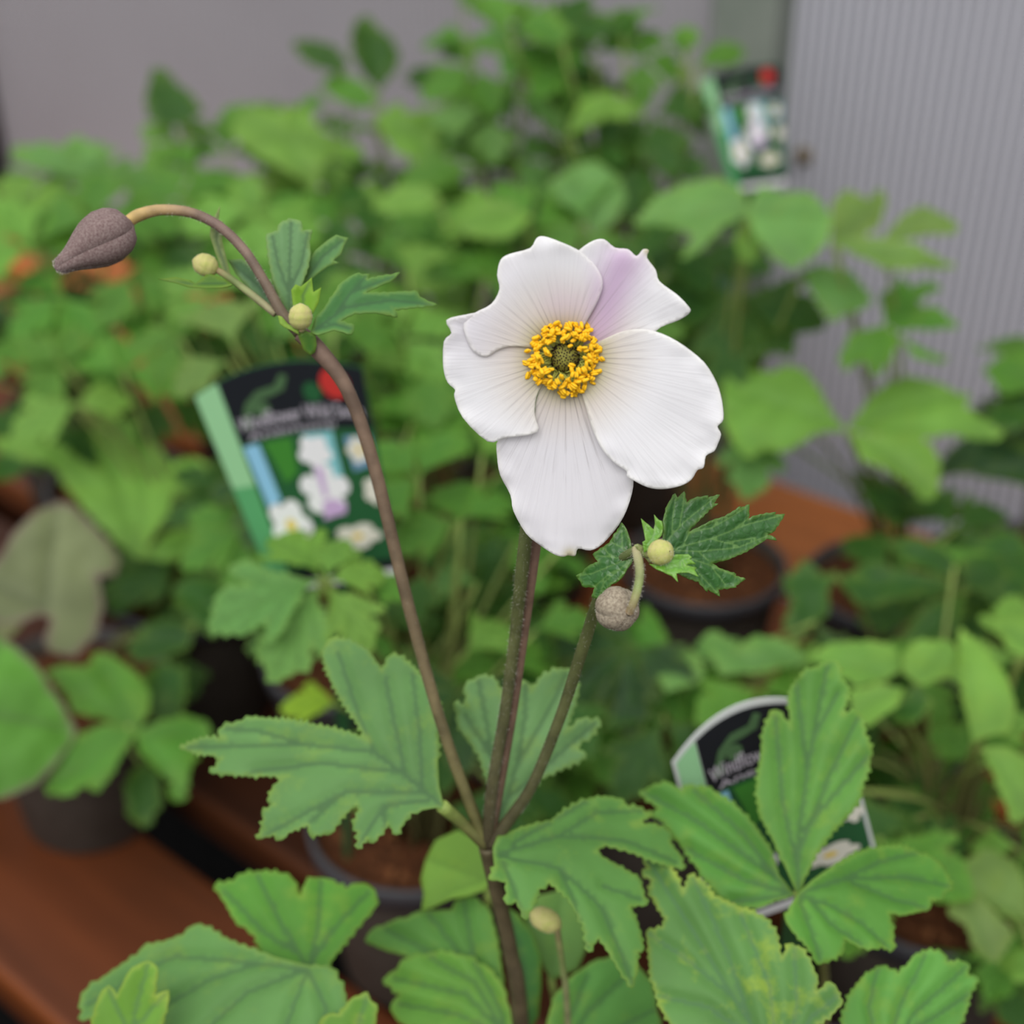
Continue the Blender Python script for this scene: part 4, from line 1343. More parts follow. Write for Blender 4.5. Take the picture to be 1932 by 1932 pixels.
traced_leaf('leaf', Z6([(838, 1295), (900, 1240), (1000, 1170), (1100, 1110), (1200, 1075), (1330, 1053), (1440, 1060), (1500, 1090), (1560, 1120), (1590, 1170), (1634, 1222), (1580, 1270), (1560, 1312), (1500, 1310), (1502, 1352), (1420, 1382), (1350, 1402), (1278, 1390), (1302, 1480), (1312, 1562), (1250, 1550), (1200, 1567), (1120, 1545), (1062, 1518), (1050, 1590), (1000, 1620), (930, 1642), (900, 1590), (850, 1540), (790, 1480), (763, 1430), (795, 1360)]),
    HR, [Z6(v) for v in ([(840, 1300), (1050, 1230), (1350, 1200), (1610, 1220)], [(840, 1310), (1000, 1360), (1150, 1440), (1290, 1550)], [(840, 1320), (880, 1430), (950, 1620)], [(1050, 1230), (1250, 1130), (1450, 1070)], [(1100, 1240), (1300, 1310), (1480, 1350)], [(900, 1340), (1000, 1450), (1150, 1540)])],
    .466, (.15, -.42, .9), M_LEAF, RG, right, droop=.009, tooth_px=4.5, tooth_step=16, seed=32, fold=.0022)
stem_obj('leaf_stalk', [right_soil + Vector((-.02, -.02, 0)), right_soil.lerp(P(*HR, .470), .5) + Vector((0, .02, .02)), P(*HR, .4705)], [.0022, .0019, .0017], M_PETIOLE, right, 8, 6)
traced_leaf('leaf', Z6([(80, 1118), (150, 1113), (210, 1160), (250, 1210), (280, 1292), (312, 1198), (370, 1230), (430, 1310), (480, 1330), (540, 1360), (600, 1378), (680, 1420), (732, 1490), (748, 1580), (760, 1610), (795, 1540), (850, 1560), (900, 1640), (932, 1720), (922, 1782), (990, 1728), (1030, 1770), (1054, 1830), (1000, 1890), (935, 1935), (900, 2100), (760, 2230), (560, 2230), (330, 2080), (230, 1950), (170, 1860), (122, 1700), (110, 1560), (98, 1478), (180, 1462), (192, 1420), (150, 1360), (110, 1280), (130, 1228), (78, 1210), (102, 1165)]),
    Z6([(760, 2180)])[0], [Z6(v) for v in ([(760, 2180), (520, 1800), (330, 1480), (110, 1130)], [(620, 1960), (500, 1600), (330, 1220)], [(740, 2130), (700, 1750), (560, 1400)], [(760, 2150), (830, 1850), (820, 1560)], [(520, 1800), (300, 1620), (110, 1490)], [(780, 2080), (900, 1900), (1030, 1800)], [(640, 2020), (400, 1850), (180, 1800)])],
    .432, (-.15, -.55, .82), M_LEAF_MOTTLED, (.108, .245, .062), right, droop=.004, tooth_px=4.5, tooth_step=15, seed=33, fold=.0022)
stem_obj('leaf_stalk', [right_soil + Vector((-.01, -.03, 0)), right_soil.lerp(P(*Z6([(760, 2180)])[0], .434), .5) + Vector((.01, 0, .03)), P(*Z6([(760, 2175)])[0], .4325)], [.0022, .0019, .0017], M_PETIOLE, right, 8, 6)
traced_leaf('leaf', Z6([(1035, 2060), (1040, 1900), (1080, 1790), (1150, 1700), (1240, 1645), (1320, 1690), (1360, 1650), (1400, 1598), (1470, 1568), (1540, 1578), (1562, 1632), (1640, 1618), (1694, 1630), (1672, 1690), (1718, 1700), (1692, 1770), (1660, 1850), (1620, 1932), (1560, 2090), (1300, 2180), (1120, 2150)]),
    Z6([(1250, 2150)])[0], [Z6(v) for v in ([(1250, 2150), (1400, 1880), (1680, 1640)], [(1250, 2150), (1330, 1850), (1470, 1590)], [(1250, 2150), (1180, 1850), (1230, 1660)], [(1350, 1980), (1500, 1900), (1680, 1780)])],
    .450, (.1, -.5, .86), M_LEAF, (.12, .32, .06), right, droop=.005, tooth_px=4.5, tooth_step=17, seed=34, foot=right_soil + Vector((.01, -.03, 0)), fold=.003)

# ------------------------------------------------------------------ plant tags
M_CARD = simple_mat('white_plastic_card', (.62, .64, .62), .35, .45)
def flat(name, c, rough=.35):
    return simple_mat('print_' + name, c, rough, .4)
INK = {'black': flat('black', (.012, .014, .018)), 'green': flat('pale_green', (.30, .58, .30)), 'green2': flat('green', (.10, .36, .14)), 'deep': flat('deep_green', (.02, .10, .035)),
       'leaf': flat('leaf_green', (.05, .22, .03)), 'blue': flat('sky_blue', (.26, .53, .72)), 'teal': flat('teal', (.22, .52, .55)), 'white': flat('white', (.80, .79, .80)), 'cream': flat('cream', (.70, .68, .58)),
       'lilac': flat('lilac', (.55, .38, .62)), 'yellow': flat('yellow', (.75, .55, .08)), 'red': flat('red', (.50, .035, .03)), 'text': flat('lilac_grey', (.58, .53, .60)), 'swirl': flat('dim_green', (.07, .14, .06)), 'bluegrey': flat('blue_grey', (.16, .30, .45))}

def tag(quad, label, arch, contents, stick_to, name='plant_tag', card_mat=None):
    """quad: world points TL, TR, BR, BL; s runs across, t down"""
    TL, TR, BR, BL = quad
    nrm = ((BL - TL).cross(TR - TL)).normalized()
    BR = BR - nrm * (BR - TL).dot(nrm)               # the card is flat
    if nrm.dot(CAM - TL) < 0:
        nrm = -nrm
    def m(s, t, h=0):
        tt = t - arch * (1 - (2 * s - 1) ** 2) * max(0, 1 - t * 2.2)
        return TL.lerp(TR, s).lerp(BL.lerp(BR, s), tt) + nrm * h
    root = empty(name, stick_to, label, 'plant tag')
    def patch(nm, poly, mat, h, parent=None):
        pts = resample(poly, .06, True)
        vs_ = [Vector(p) for p in pts]
        r = delaunay_2d_cdt(vs_, [], [list(range(len(vs_)))], 1, 1e-5)
        V = [m(p.x, p.y, h) for p in r[0]]
        me = new_mesh(nm, V, r[2], False)
        return link(nm, me, mat, parent or root)
    # card body with thickness, narrowing into a stake at the foot
    card = [(0, 0), (.25, 0), (.5, 0), (.75, 0), (1, 0), (1, .96), (.96, 1), (.04, 1), (0, .96)]
    c = patch('card', card, card_mat or M_CARD, -.0004)
    sd = c.modifiers.new('thickness', 'SOLIDIFY'); sd.thickness = .0006; sd.offset = 0
    b = m(.5, 1)
    wv = (BR - BL).normalized() * .006
    vv = [b - wv - nrm * .0008, b + wv - nrm * .0008, stick_to + wv * .3 - nrm * .0008, stick_to - wv * .3 - nrm * .0008]
    vv += [q + nrm * .0009 for q in vv]
    link('stake', new_mesh('stake', vv, [(3, 2, 1, 0), (4, 5, 6, 7), (0, 1, 5, 4), (1, 2, 6, 5), (2, 3, 7, 6), (3, 0, 4, 7)], False), INK['deep'], root)
    for i, it in enumerate(contents):
        if it[0] == 'poly':
            patch(it[1], it[2], INK[it[3]], .0002 + .00006 * i)
        elif it[0] == 'disc':
            _, nm, (s0, t0), rs, rt, ink = it
            patch(nm, [(s0 + rs * math.cos(a), t0 + rt * math.sin(a)) for a in np.linspace(0, 2 * math.pi, 16, endpoint=False)], INK[ink], .0002 + .00006 * i)
        elif it[0] == 'flower':
            _, nm, (s0, t0), rs, rt, ink, rot, eye = it
            pts = []
            for a in np.linspace(0, 2 * math.pi, 40, endpoint=False):
                q = .62 + .38 * abs(math.cos(2.5 * (a - rot))) ** .6
                pts.append((s0 + rs * q * math.cos(a), t0 + rt * q * math.sin(a)))
            patch(nm, pts, INK[ink], .0002 + .00006 * i)
            if eye:
                patch('printed_flower_centre', [(s0 + rs * .24 * math.cos(a), t0 + rt * .24 * math.sin(a)) for a in np.linspace(0, 2 * math.pi, 10, endpoint=False)], INK[eye], .00024 + .00006 * i)
        elif it[0] == 'text':
            _, txt, (s0, t0), hs, ws, ink = it
            cu = bpy.data.curves.new('lettering', 'FONT')
            cu.body = txt
            cu.size = 1
            tmp = bpy.data.objects.new('lettering', cu)
            col.objects.link(tmp)
            bpy.context.view_layer.update()
            me = bpy.data.meshes.new_from_object(tmp.evaluated_get(bpy.context.evaluated_depsgraph_get()))
            bpy.data.objects.remove(tmp)
            xs = [q.co.x for q in me.vertices]
            wd = max(xs) - min(xs)
            for q in me.vertices:
                s, t = s0 + (q.co.x - min(xs)) / wd * ws, t0 - q.co.y * hs
                q.co = m(s, t, .0003 + .00006 * i)
            me.materials.clear()
            link('lettering', me, INK[ink], root)
    return root

def tag_contents(e=.004):
    c = [('poly', 'header_panel', [(.16, e), (.4, e), (.7, e), (1 - e, e), (1 - e, .27), (.16, .27)], 'black'),
         ('poly', 'green_strip', [(e, e), (.155, e), (.155, .45), (e, .45)], 'green'),
         ('poly', 'green_strip', [(e, .45), (.155, .45), (.155, .985), (e, .985)], 'green2'),
         ('poly', 'photo_panel', [(.16, .27), (1 - e, .27), (1 - e, .90), (.16, .90)], 'deep'),
         ('poly', 'photo_panel', [(.16, .90), (1 - e, .90), (1 - e, .95), (.16, .95)], 'black'),
         ('poly', 'footer_panel', [(.16, .95), (1 - e, .95), (1 - e, .995), (.16, .995)], 'white'),
         ('poly', 'printed_vine', [(.22, .185), (.27, .12), (.36, .085), (.47, .08), (.52, .04), (.56, .05), (.52, .10), (.44, .115), (.36, .12), (.31, .15), (.26, .19)], 'swirl'),
         ('disc', 'printed_leaf', (.36, .155), .05, .03, 'swirl'),
         ('disc', 'printed_leaf', (.68, .12), .055, .04, 'deep'),
         ('disc', 'printed_leaf', (.245, .195), .035, .02, 'swirl'),
         ('disc', 'red_dot', (.82, .085), .085, .062, 'red'),
         ('text', 'Windflower Wild Swan', (.19, .222), .085, .76, 'text'),
         ('text', 'Anemone', (.22, .262), .04, .55, 'text'),
         ('poly', 'photo_sky', [(.17, .28), (.27, .28), (.29, .54), (.19, .56)], 'blue'),
         ('poly', 'photo_leaf', [(.30, .28), (.48, .28), (.46, .42), (.36, .46)], 'leaf'),
         ('poly', 'photo_sky', [(.55, .275), (.74, .275), (.74, .50), (.58, .50)], 'teal'),
         ('poly', 'photo_sky', [(.80, .30), (.97, .30), (.97, .43), (.82, .45)], 'bluegrey'),
         ('flower', 'printed_flower', (.60, .35), .11, .07, 'white', .4, None),
         ('flower', 'printed_flower', (.60, .52), .17, .125, 'white', 1.1, None),
         ('poly', 'printed_petal', [(.57, .40), (.62, .42), (.61, .55), (.575, .55)], 'lilac'),
         ('poly', 'printed_petal', [(.56, .57), (.64, .56), (.72, .60), (.70, .64), (.60, .65), (.54, .66)], 'lilac'),
         ('flower', 'printed_flower', (.30, .66), .15, .135, 'white', .2, 'yellow'),
         ('flower', 'printed_flower', (.88, .36), .08, .06, 'cream', .7, 'yellow'),
         ('flower', 'printed_flower', (.74, .76), .18, .065, 'cream', .2, 'yellow'),
         ('flower', 'printed_flower', (.92, .55), .07, .07, 'cream', .2, None)]
    return c

tag1 = tag([P(366, 748, .675), P(684, 694, .675), P(758, 1092, .735), P(520, 1118, .735)], 'photo plant tag with black header left of the bent brown stem', .085, tag_contents(), Vector((-.105, .665, BZ + POT_H - .02)), card_mat=INK['deep'])
tag3 = tag([P(1268, 1440, .515), P(1585, 1345, .515), P(1660, 1640, .555), P(1350, 1760, .555)], 'arched plant tag half hidden behind the broad lower right leaf', .20, tag_contents(.022), Vector((.135, .475, BZ + POT_H - .02)))
tag2 = tag([P(1322, 152, 1.26), P(1474, 122, 1.24), P(1484, 352, 1.28), P(1382, 362, 1.30)], 'farthest plant tag, standing against the grey wall at upper right', .035, tag_contents(), Vector((.16, 1.27, BZ + POT_H - .02)), card_mat=INK['deep'])


# ------------------------------------------------------------------ the potted anemones behind
SKY = [(-400, 330), (0, 290), (60, 262), (260, 275), (275, 135), (330, 190), (420, 215), (560, 215), (562, 95), (620, 80), (690, 35), (755, 120), (800, 150), (820, 50), (900, -40), (1230, -20), (1290, 50), (1400, 95), (1405, 335), (1560, 350),
       (1800, 400), (1815, 660), (1932, 650), (2400, 640)]
BENCH_A = [(-50, 1475), (100, 1480), (300, 1520), (360, 1480), (345, 1290), (560, 1285), (580, 1480), (660, 1590), (800, 1590), (800, 1720), (560, 1690), (480, 1810), (380, 1780), (100, 1880), (-50, 1990)]
TAG_A = [(355, 640), (740, 650), (790, 1130), (500, 1120)]
POT_A = [(1130, 930), (1500, 860), (1640, 930), (1500, 1200), (1130, 1200)]
TAG_C = [(1300, 95), (1500, 95), (1500, 350), (1300, 350)]
GAP_W = [(1440, 500), (1590, 560), (1590, 690), (1430, 700)]
TAG_B = [(1255, 1250), (1530, 1240), (1560, 1520), (1300, 1560)]
def allowed(px, py, d):
    if py < float(np.interp(px, [q[0] for q in SKY], [q[1] for q in SKY])):
        return False
    if inside((px, py), BENCH_A) and d < 1.3:
        return False
    if inside((px, py), TAG_A) and d < .76:
        return False
    if inside((px, py), POT_A) and d < 1.3:
        return False
    if inside((px, py), TAG_C) and d < 1.32:
        return False
    if inside((px, py), GAP_W):
        return False
    if inside((px, py), TAG_B) and d < .58:
        return False
    return True

PLANTS = {}
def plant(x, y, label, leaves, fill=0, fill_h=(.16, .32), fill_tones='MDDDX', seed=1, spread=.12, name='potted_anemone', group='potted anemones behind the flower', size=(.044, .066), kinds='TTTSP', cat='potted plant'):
    rng = random.Random(seed)
    e, soil = potted(name, x, y, label, cat, group)
    PLANTS[(x, y)] = (e, soil)
    for it in leaves:
        px, py, ang, ln, tone, kind = it[:6]
        dy = it[6] if len(it) > 6 else rng.uniform(-.05, .04)
        lean = it[7] if len(it) > 7 else .55
        r = ray(px, py)
        d = (y + dy) / r.y
        hub = CAM + r * d
        to_cam = (CAM - hub).normalized()
        n = (Z * .75 + to_cam * lean + Vector((rng.uniform(-.22, .22), rng.uniform(-.15, .15), 0))).normalized()
        dv_, k = image_dir(px, py, ang, n, d)
        size_ = min(ln * k, ln * d / FPX * 1.7)
        place_leaf(e, hub, dv_, n, size_, kind, jitter(TONE[tone], rng), rng, soil)
    fill = int(fill * .75)
    made = tries = 0
    while made < fill and tries < fill * 12:
        tries += 1
        a = rng.uniform(0, 6.283)
        rr = spread * math.sqrt(rng.random())
        h = rng.uniform(*fill_h)
        hub = Vector((x + rr * math.cos(a), y + rr * math.sin(a), BZ + h))
        if VA.dot(hub) > WALL_V - .05:
            continue
        sz = rng.uniform(*size)
        outd = Vector((math.cos(a + rng.uniform(-.6, .6)), math.sin(a + rng.uniform(-.6, .6)), 0))
        ok = True
        for q in (hub, hub + outd * sz, hub + outd.cross(Z) * sz * .8, hub - outd.cross(Z) * sz * .8):
            if not allowed(*project(q)):
                ok = False
        if not ok:
            continue
        to_cam = (CAM - hub).normalized()
        n = (Z * .8 + to_cam * rng.uniform(0, .5) + outd * rng.uniform(0, .35) + Vector((rng.uniform(-.3, .3), rng.uniform(-.3, .3), 0))).normalized()
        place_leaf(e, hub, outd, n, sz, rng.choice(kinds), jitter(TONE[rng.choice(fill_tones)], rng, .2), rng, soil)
        made += 1
    return e, soil

# right behind the front plant: the pot whose soil and rim show below the left leaf
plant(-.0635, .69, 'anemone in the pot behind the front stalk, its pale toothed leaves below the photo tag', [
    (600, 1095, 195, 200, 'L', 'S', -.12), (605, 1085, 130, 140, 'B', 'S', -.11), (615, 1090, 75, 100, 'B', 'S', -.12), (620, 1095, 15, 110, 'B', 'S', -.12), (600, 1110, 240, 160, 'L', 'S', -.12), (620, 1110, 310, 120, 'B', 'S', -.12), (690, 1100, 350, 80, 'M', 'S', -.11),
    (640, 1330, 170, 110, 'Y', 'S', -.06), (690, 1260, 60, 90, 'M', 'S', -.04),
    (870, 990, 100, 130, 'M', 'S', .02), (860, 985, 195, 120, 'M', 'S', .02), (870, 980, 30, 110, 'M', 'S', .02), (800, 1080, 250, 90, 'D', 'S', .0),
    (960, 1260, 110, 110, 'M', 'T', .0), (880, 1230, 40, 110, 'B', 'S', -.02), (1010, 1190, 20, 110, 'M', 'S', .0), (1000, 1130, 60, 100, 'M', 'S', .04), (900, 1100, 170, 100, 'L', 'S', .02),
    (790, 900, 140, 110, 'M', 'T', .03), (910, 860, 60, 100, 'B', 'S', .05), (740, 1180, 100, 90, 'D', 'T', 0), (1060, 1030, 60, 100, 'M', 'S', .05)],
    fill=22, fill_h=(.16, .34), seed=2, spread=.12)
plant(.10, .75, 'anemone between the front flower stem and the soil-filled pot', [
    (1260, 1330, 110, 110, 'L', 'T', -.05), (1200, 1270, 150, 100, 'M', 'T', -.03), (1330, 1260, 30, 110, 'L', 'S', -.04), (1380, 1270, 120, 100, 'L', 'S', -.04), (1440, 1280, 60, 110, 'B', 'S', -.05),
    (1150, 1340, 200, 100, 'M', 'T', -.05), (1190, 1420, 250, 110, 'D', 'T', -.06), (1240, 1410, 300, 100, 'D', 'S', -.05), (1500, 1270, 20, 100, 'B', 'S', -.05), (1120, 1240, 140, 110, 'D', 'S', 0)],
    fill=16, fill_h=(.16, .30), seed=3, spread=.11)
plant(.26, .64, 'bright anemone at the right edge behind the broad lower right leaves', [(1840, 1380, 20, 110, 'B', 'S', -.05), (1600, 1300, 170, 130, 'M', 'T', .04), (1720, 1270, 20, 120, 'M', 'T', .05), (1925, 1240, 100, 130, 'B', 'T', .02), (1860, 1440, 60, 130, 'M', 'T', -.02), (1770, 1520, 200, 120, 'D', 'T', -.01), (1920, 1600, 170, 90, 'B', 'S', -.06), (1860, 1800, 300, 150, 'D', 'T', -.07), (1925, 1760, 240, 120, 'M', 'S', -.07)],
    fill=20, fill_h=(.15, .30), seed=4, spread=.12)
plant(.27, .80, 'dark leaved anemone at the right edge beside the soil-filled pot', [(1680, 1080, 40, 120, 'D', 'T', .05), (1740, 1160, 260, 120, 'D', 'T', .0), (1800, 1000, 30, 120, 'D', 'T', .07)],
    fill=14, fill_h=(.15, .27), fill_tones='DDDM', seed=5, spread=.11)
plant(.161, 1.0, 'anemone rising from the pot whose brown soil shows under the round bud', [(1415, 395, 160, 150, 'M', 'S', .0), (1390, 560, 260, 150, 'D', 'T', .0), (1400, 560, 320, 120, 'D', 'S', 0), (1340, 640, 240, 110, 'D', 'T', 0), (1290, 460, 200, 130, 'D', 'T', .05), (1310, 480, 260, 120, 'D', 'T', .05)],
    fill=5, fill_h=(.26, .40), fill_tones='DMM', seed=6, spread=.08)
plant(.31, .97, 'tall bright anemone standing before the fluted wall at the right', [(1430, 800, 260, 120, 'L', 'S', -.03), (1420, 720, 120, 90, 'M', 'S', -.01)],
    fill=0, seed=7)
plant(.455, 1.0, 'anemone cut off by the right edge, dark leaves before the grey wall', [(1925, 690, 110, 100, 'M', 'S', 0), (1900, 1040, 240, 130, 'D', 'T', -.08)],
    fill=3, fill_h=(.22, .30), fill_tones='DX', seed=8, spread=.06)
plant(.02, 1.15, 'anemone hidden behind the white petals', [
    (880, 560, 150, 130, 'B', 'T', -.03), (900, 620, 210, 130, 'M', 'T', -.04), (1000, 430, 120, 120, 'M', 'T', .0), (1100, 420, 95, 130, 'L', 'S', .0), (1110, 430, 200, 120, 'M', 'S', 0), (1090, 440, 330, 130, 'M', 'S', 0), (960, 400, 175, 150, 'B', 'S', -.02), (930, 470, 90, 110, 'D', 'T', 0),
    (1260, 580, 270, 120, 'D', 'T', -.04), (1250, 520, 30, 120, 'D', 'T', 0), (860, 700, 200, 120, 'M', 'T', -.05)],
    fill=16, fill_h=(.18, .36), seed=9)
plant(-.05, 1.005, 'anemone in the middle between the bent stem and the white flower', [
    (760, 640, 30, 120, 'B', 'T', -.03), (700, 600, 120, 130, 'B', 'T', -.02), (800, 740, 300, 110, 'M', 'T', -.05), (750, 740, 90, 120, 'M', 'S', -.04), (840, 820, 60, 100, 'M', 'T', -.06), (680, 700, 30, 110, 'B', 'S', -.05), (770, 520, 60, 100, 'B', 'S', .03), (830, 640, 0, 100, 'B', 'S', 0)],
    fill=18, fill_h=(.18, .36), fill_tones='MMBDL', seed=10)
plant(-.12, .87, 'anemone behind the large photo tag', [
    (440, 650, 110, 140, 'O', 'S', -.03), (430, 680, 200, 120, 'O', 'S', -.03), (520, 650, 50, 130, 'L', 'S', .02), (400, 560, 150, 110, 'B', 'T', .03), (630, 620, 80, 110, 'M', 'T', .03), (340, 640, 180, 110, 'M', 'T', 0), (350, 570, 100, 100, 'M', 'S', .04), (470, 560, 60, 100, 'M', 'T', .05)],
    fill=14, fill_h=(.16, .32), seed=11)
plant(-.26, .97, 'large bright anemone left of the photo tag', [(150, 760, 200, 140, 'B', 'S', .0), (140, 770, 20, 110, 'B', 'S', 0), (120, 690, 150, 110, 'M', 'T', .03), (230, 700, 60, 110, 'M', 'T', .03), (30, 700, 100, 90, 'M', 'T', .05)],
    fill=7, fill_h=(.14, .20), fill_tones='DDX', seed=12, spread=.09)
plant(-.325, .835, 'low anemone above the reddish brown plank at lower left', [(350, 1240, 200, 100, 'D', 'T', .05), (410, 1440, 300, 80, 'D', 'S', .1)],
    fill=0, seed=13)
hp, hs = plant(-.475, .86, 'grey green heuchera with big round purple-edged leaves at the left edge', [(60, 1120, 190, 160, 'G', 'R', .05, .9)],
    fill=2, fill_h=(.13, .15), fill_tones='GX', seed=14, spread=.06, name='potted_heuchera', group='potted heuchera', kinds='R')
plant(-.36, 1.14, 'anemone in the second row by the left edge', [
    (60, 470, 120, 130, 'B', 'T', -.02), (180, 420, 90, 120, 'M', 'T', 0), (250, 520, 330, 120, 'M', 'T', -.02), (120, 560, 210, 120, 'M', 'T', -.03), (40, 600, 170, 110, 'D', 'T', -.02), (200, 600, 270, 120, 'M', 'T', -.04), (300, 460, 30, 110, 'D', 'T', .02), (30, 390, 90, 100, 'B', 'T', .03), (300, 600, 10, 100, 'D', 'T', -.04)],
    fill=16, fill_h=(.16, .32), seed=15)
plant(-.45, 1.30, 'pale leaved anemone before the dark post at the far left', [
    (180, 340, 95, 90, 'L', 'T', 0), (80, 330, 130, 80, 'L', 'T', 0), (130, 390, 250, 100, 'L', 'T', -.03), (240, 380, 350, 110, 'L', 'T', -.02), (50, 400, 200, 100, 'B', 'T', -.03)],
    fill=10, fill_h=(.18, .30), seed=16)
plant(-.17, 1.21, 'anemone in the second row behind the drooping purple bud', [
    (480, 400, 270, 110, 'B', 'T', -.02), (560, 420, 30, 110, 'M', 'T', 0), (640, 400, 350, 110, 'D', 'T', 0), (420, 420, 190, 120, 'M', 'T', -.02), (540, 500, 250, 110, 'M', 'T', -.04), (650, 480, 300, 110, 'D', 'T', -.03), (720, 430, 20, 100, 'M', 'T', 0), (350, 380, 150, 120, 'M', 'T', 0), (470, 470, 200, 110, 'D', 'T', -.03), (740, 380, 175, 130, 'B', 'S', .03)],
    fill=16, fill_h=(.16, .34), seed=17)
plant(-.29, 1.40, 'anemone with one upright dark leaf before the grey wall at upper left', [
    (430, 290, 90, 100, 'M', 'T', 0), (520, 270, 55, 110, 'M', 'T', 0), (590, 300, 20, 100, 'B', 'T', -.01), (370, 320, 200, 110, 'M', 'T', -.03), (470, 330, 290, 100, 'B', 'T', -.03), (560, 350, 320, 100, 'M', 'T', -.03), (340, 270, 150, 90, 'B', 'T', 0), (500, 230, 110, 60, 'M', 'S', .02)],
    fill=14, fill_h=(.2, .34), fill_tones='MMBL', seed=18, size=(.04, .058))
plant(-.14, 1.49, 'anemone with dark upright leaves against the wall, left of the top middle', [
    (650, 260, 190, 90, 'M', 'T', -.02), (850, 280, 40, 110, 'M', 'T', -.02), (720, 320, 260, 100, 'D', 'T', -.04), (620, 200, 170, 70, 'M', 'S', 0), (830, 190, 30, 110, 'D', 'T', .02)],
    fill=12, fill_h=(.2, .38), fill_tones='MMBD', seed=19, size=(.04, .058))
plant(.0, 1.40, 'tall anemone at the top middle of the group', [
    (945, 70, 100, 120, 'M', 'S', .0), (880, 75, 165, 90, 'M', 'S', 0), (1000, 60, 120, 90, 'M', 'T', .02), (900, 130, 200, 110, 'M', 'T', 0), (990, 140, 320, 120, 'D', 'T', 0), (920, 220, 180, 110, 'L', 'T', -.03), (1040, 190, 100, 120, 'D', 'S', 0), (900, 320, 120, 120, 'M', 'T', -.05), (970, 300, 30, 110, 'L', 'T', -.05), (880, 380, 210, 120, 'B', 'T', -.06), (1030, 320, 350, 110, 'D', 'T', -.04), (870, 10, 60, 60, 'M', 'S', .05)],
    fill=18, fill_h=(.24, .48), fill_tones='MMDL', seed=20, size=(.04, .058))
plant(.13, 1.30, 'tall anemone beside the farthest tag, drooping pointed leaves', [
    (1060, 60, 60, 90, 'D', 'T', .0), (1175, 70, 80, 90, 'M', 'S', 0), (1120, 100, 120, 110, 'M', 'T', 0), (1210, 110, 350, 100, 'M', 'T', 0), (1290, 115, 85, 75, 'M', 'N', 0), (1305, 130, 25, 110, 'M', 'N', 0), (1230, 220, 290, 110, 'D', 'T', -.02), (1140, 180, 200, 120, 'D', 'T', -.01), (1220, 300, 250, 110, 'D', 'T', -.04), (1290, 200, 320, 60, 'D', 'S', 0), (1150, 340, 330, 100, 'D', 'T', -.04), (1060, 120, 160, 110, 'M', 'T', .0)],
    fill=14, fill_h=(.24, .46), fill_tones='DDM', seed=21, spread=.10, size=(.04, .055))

# ------------------------------------------------------------------ the larger leaves of those plants, shaped one by one
def bleaf(key, pts, hub, tone, dy=-.05, lean=.6, side=0.0, mat=None, seed=1, droop=.008, stalk=True):
    e, soil = PLANTS[key]
    rng = random.Random(seed * 7 + len(pts))
    r = ray(*hub)
    d = (key[1] + dy) / r.y
    hp3 = CAM + r * d
    to_cam = (CAM - hp3).normalized()
    n = (Z * .75 + to_cam * lean + RIGHT * side).normalized()
    # veins run from the hub to the tips of the lobes
    ds = [math.hypot(x - hub[0], y - hub[1]) for x, y in pts]
    m = len(pts)
    tips = [i for i in range(m) if ds[i] > ds[i - 1] and ds[i] >= ds[(i + 1) % m] and ds[i] > .45 * max(ds)]
    veins = [[hub, ((hub[0] + pts[i][0]) / 2 + rng.uniform(-4, 4), (hub[1] + pts[i][1]) / 2 + rng.uniform(-4, 4)), (hub[0] + .93 * (pts[i][0] - hub[0]), hub[1] + .93 * (pts[i][1] - hub[1]))] for i in tips]
    col_ = jitter(TONE[tone], rng, .1)
    o = traced_leaf('leaf', pts, hub, veins, d, n, mat or M_LEAF_PLAIN, col_, e, droop=droop * d, tooth_px=5 if mat is None else 0, tooth_step=20, step_px=13, fold=.0035 * d, wave=.004 * d, seed=seed, solid=False)
    if stalk:
        foot = soil + Vector((rng.uniform(-.02, .02), rng.uniform(-.02, .02), 0))
        mid = foot.lerp(hp3, .5) + Vector((0, 0, .03)) + (hp3 - foot).cross(Z) * rng.uniform(-.1, .1)
        path = catmull([foot, foot.lerp(mid, .5) + Vector((0, 0, .012)), mid, hp3 - n * .001], 4)
        v, f = tube(path, lerp_r(len(path), [.0019, .0016, .0013]), 6)
        me = new_mesh('petiole', v, f)
        set_attr(me, 'along', np.repeat(np.linspace(0, 1, len(path)), 6))
        link('petiole', me, M_PETIOLE, o)
    return o
ZL = lambda pts: zc(pts, 0, 792, 2.328)
ZT = lambda pts: zc(pts, 0, 0, 2.0)
ZU = lambda pts: zc(pts, 900, 0, 1.872)
ZV = lambda pts: zc(pts, 1200, 300, 2.639)
ZW = lambda pts: zc(pts, 1200, 850, 2.639)
HEU, LOW, FAN, TAGP = (-.475, .86), (-.325, .835), (-.26, .97), (-.0635, .69)
SOILP, BRT, EDGE, DARK, RB = (.161, 1.0), (.31, .97), (.455, 1.0), (.27, .80), (.26, .64)
TL3, TM, TR3, UL3, FARL, MID2, HID = (-.29, 1.40), (-.14, 1.49), (.13, 1.30), (-.36, 1.14), (-.45, 1.30), (-.17, 1.21), (.02, 1.15)
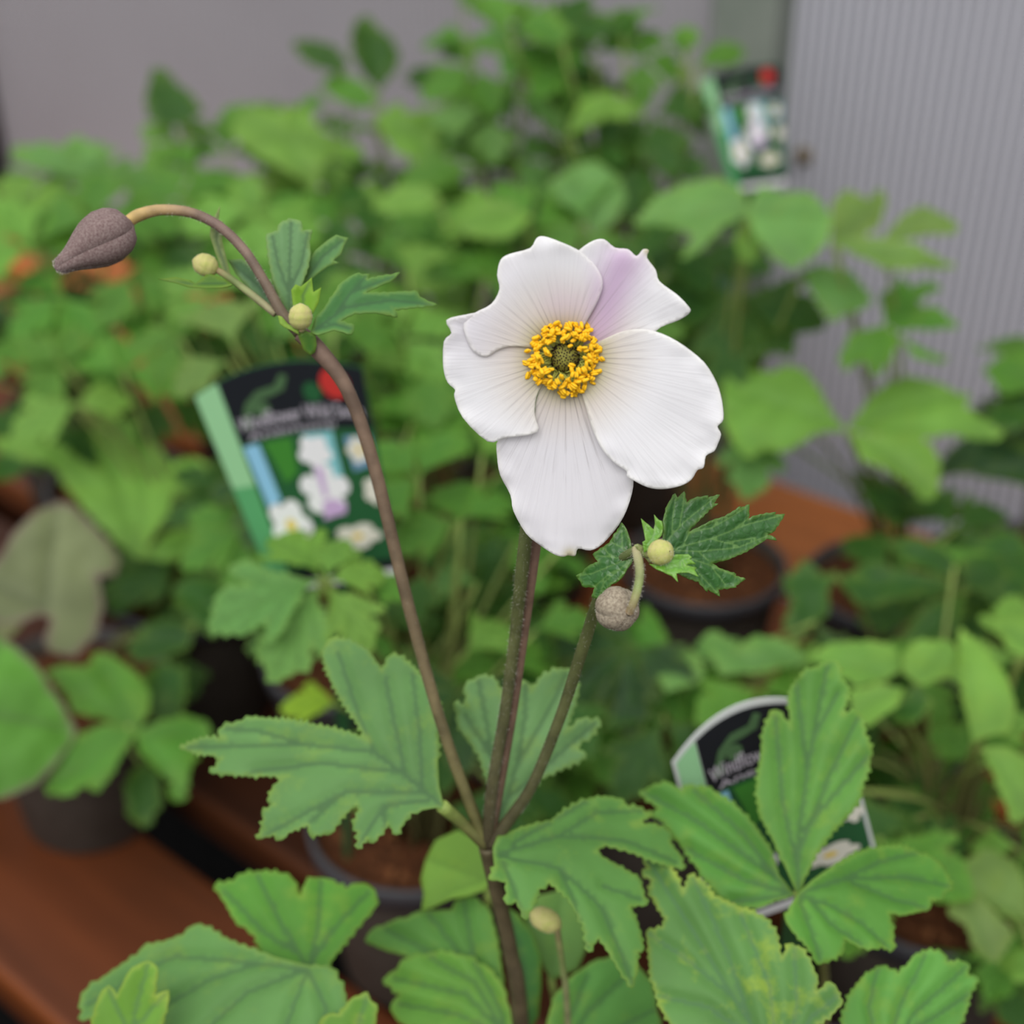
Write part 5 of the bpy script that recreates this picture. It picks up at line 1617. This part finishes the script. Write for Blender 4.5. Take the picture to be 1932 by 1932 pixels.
bl = [
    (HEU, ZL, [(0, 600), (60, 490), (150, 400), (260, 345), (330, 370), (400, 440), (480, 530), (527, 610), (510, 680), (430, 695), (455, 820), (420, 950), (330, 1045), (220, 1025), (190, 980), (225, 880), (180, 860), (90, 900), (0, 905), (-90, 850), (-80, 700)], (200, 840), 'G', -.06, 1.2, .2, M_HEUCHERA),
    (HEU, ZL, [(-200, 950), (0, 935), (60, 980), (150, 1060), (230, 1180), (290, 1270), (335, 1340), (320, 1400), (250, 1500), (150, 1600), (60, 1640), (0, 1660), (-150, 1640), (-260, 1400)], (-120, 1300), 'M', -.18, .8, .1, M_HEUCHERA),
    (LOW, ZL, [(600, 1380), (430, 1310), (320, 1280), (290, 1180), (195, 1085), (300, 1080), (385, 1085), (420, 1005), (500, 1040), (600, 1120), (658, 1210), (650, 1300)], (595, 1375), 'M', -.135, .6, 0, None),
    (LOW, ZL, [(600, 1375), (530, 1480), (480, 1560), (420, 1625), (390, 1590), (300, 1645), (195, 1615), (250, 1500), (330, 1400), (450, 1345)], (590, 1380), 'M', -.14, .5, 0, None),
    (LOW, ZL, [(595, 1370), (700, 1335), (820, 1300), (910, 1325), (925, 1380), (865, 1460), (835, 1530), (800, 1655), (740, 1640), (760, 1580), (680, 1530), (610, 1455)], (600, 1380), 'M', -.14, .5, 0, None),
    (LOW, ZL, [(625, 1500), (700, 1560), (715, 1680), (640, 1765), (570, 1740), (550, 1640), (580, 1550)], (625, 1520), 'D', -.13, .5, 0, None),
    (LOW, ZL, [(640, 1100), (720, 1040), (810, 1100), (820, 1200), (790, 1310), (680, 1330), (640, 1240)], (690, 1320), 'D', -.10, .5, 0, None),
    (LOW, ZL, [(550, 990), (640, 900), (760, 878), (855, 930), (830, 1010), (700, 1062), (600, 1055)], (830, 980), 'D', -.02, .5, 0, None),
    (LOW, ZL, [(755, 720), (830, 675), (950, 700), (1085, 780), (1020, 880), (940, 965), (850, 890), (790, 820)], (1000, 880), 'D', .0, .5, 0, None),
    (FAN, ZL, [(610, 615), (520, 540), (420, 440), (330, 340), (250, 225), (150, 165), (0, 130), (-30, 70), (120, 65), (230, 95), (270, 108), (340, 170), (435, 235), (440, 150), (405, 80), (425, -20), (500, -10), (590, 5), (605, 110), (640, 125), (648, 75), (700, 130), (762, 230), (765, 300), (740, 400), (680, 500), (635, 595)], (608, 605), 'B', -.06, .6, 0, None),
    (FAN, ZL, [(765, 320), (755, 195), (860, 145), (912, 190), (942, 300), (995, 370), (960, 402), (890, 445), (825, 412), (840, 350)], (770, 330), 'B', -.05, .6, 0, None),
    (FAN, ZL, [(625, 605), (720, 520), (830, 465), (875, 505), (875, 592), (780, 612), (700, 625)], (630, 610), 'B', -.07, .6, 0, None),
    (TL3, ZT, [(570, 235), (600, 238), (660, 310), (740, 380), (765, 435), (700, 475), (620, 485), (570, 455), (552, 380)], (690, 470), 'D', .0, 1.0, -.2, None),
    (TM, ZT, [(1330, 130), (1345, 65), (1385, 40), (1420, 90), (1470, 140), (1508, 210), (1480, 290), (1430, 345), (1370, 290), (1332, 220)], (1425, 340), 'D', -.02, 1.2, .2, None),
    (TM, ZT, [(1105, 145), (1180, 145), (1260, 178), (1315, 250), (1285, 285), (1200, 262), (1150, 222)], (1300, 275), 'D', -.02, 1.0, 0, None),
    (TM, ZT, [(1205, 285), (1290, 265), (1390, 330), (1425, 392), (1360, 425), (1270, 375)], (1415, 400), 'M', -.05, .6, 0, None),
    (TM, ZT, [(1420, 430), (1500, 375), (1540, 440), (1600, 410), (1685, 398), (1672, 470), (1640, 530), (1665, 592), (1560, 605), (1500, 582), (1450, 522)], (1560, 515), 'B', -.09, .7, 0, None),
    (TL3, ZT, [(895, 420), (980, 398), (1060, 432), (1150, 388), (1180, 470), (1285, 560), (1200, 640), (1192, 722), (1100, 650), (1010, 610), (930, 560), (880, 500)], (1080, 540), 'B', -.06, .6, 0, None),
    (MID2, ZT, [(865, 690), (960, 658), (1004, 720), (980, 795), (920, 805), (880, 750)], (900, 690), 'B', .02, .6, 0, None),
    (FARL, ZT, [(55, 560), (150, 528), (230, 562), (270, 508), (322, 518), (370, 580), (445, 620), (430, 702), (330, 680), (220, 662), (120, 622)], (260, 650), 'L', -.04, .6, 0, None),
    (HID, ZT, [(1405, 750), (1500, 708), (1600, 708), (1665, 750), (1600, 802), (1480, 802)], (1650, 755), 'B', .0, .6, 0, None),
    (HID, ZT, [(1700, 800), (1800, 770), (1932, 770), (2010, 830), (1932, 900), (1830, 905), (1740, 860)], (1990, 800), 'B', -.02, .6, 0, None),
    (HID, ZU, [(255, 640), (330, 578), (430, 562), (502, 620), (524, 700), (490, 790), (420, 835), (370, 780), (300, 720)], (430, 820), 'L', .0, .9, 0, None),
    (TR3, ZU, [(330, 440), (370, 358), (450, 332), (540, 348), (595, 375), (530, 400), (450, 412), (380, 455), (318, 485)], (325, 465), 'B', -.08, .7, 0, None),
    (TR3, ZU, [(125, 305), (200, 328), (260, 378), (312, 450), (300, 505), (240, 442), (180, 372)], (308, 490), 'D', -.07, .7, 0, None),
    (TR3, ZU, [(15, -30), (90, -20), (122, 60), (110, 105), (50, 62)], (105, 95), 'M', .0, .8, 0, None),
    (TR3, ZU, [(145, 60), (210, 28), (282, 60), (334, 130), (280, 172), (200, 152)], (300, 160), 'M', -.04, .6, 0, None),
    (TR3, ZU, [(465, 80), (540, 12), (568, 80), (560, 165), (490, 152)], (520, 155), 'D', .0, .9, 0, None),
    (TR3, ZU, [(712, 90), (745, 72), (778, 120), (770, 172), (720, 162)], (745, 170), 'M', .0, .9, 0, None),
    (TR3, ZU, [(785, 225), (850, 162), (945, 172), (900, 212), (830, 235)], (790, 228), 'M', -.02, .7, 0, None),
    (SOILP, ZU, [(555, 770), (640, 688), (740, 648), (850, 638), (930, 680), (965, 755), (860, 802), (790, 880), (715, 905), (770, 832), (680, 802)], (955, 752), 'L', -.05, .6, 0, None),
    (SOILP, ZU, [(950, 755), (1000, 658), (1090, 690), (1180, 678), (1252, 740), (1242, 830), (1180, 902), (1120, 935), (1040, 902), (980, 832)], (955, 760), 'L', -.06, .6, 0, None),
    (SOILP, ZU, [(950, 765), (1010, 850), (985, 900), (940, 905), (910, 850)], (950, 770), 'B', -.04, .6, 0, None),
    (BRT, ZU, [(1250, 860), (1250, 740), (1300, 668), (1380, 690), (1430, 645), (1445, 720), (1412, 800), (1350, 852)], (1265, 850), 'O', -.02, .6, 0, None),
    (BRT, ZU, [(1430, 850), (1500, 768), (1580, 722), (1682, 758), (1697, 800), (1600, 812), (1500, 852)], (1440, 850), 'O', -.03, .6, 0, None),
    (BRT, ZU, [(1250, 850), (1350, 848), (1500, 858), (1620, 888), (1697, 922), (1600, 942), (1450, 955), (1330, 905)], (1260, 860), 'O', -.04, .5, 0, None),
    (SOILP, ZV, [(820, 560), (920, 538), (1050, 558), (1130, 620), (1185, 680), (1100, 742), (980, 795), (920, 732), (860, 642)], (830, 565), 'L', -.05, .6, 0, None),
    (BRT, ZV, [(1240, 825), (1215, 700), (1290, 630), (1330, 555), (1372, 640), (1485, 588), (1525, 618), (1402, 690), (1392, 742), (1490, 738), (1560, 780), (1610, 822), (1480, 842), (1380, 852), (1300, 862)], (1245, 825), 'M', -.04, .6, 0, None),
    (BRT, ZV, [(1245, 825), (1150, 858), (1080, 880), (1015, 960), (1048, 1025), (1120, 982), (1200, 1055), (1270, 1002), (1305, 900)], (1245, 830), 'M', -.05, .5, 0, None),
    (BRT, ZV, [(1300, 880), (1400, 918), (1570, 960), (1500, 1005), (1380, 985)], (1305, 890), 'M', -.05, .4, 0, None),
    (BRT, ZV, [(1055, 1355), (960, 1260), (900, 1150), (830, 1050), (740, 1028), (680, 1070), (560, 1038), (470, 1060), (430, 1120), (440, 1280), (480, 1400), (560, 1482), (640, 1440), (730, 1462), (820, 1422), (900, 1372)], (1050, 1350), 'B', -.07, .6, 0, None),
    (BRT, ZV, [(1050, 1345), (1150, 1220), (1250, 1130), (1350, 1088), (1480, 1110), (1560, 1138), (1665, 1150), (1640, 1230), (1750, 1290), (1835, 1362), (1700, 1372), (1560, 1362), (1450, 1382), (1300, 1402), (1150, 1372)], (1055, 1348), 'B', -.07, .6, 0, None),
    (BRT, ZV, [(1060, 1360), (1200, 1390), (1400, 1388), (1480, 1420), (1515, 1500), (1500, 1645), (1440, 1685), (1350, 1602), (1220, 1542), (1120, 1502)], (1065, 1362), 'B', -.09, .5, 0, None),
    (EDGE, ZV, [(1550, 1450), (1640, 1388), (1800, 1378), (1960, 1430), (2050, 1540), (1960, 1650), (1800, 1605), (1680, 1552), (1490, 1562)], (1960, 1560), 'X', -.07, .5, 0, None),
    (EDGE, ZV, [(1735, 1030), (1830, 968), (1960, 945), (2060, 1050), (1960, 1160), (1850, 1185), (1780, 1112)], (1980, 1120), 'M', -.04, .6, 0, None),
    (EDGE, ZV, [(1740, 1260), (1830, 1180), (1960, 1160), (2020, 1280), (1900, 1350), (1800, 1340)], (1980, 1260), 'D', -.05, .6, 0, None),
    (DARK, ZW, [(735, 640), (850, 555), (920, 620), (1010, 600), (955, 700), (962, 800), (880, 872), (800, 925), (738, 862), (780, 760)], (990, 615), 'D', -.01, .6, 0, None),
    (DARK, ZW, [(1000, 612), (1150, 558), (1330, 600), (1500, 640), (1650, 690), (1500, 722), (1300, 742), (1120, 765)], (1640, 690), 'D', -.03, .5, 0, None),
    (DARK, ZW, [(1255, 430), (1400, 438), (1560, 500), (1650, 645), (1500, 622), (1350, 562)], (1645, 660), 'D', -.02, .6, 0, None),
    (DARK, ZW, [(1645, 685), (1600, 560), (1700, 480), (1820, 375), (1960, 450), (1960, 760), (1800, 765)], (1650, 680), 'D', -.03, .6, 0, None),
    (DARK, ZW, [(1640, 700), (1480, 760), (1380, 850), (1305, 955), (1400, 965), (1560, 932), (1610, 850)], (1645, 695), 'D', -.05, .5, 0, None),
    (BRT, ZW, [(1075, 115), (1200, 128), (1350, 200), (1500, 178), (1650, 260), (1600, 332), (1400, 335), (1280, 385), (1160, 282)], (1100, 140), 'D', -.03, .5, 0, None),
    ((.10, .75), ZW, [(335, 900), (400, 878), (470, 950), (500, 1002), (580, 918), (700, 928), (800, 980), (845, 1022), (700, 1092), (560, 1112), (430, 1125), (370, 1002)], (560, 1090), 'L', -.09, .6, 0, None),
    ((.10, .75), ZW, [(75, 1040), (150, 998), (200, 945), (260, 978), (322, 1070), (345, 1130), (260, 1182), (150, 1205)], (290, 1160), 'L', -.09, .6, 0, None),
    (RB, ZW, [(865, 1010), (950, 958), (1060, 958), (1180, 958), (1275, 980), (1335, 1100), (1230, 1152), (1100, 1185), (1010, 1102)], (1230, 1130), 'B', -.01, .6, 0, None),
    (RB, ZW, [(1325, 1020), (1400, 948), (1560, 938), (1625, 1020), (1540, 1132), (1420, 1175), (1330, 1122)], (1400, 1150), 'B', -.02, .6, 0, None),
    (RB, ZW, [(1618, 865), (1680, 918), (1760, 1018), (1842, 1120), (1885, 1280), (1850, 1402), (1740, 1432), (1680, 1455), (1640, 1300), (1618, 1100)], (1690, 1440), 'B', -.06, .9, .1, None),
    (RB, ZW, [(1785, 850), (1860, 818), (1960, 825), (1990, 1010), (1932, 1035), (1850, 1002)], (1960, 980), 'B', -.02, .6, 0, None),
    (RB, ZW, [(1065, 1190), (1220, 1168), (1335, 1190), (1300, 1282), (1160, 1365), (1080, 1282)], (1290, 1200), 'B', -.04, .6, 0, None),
    (RB, ZW, [(1255, 1250), (1400, 1178), (1485, 1270), (1400, 1355), (1300, 1335)], (1460, 1240), 'D', -.04, .6, 0, None),
    (RB, Z6, [(1600, 1255), (1650, 1150), (1750, 1088), (1880, 1130), (1950, 1250), (1950, 1400), (1850, 1405), (1720, 1302)], (1605, 1255), 'O', -.10, .5, 0, None),
    (RB, Z6, [(1595, 1250), (1700, 1310), (1830, 1430), (1875, 1480), (1850, 1562), (1790, 1615), (1700, 1562), (1650, 1452), (1565, 1405), (1580, 1300)], (1605, 1260), 'O', -.11, .5, 0, None),
    (RB, Z6, [(1185, 970), (1260, 918), (1290, 828), (1400, 775), (1485, 900), (1565, 1032), (1450, 1055), (1350, 1042), (1230, 1045)], (1550, 1030), 'D', -.05, .5, 0, None),
    (RB, Z6, [(1730, 590), (1850, 598), (1950, 650), (1960, 900), (1880, 935), (1820, 800), (1770, 700)], (1735, 595), 'B', -.08, .5, 0, None),
    (RB, Z6, [(1690, 1640), (1800, 1700), (1950, 1800), (1950, 1910), (1800, 1855), (1700, 1760)], (1940, 1880), 'D', -.10, .5, 0, None),
    (RB, Z6, [(1820, 1620), (1900, 1560), (1980, 1580), (1990, 1720), (1900, 1730)], (1980, 1660), 'B', -.11, .5, 0, None),
]
for i, (key, zf, pts, hub, tone, dy, lean, side, mat) in enumerate(bl):
    bleaf(key, zf(pts), zf([hub])[0], tone, dy, lean, side, mat, seed=200 + i)
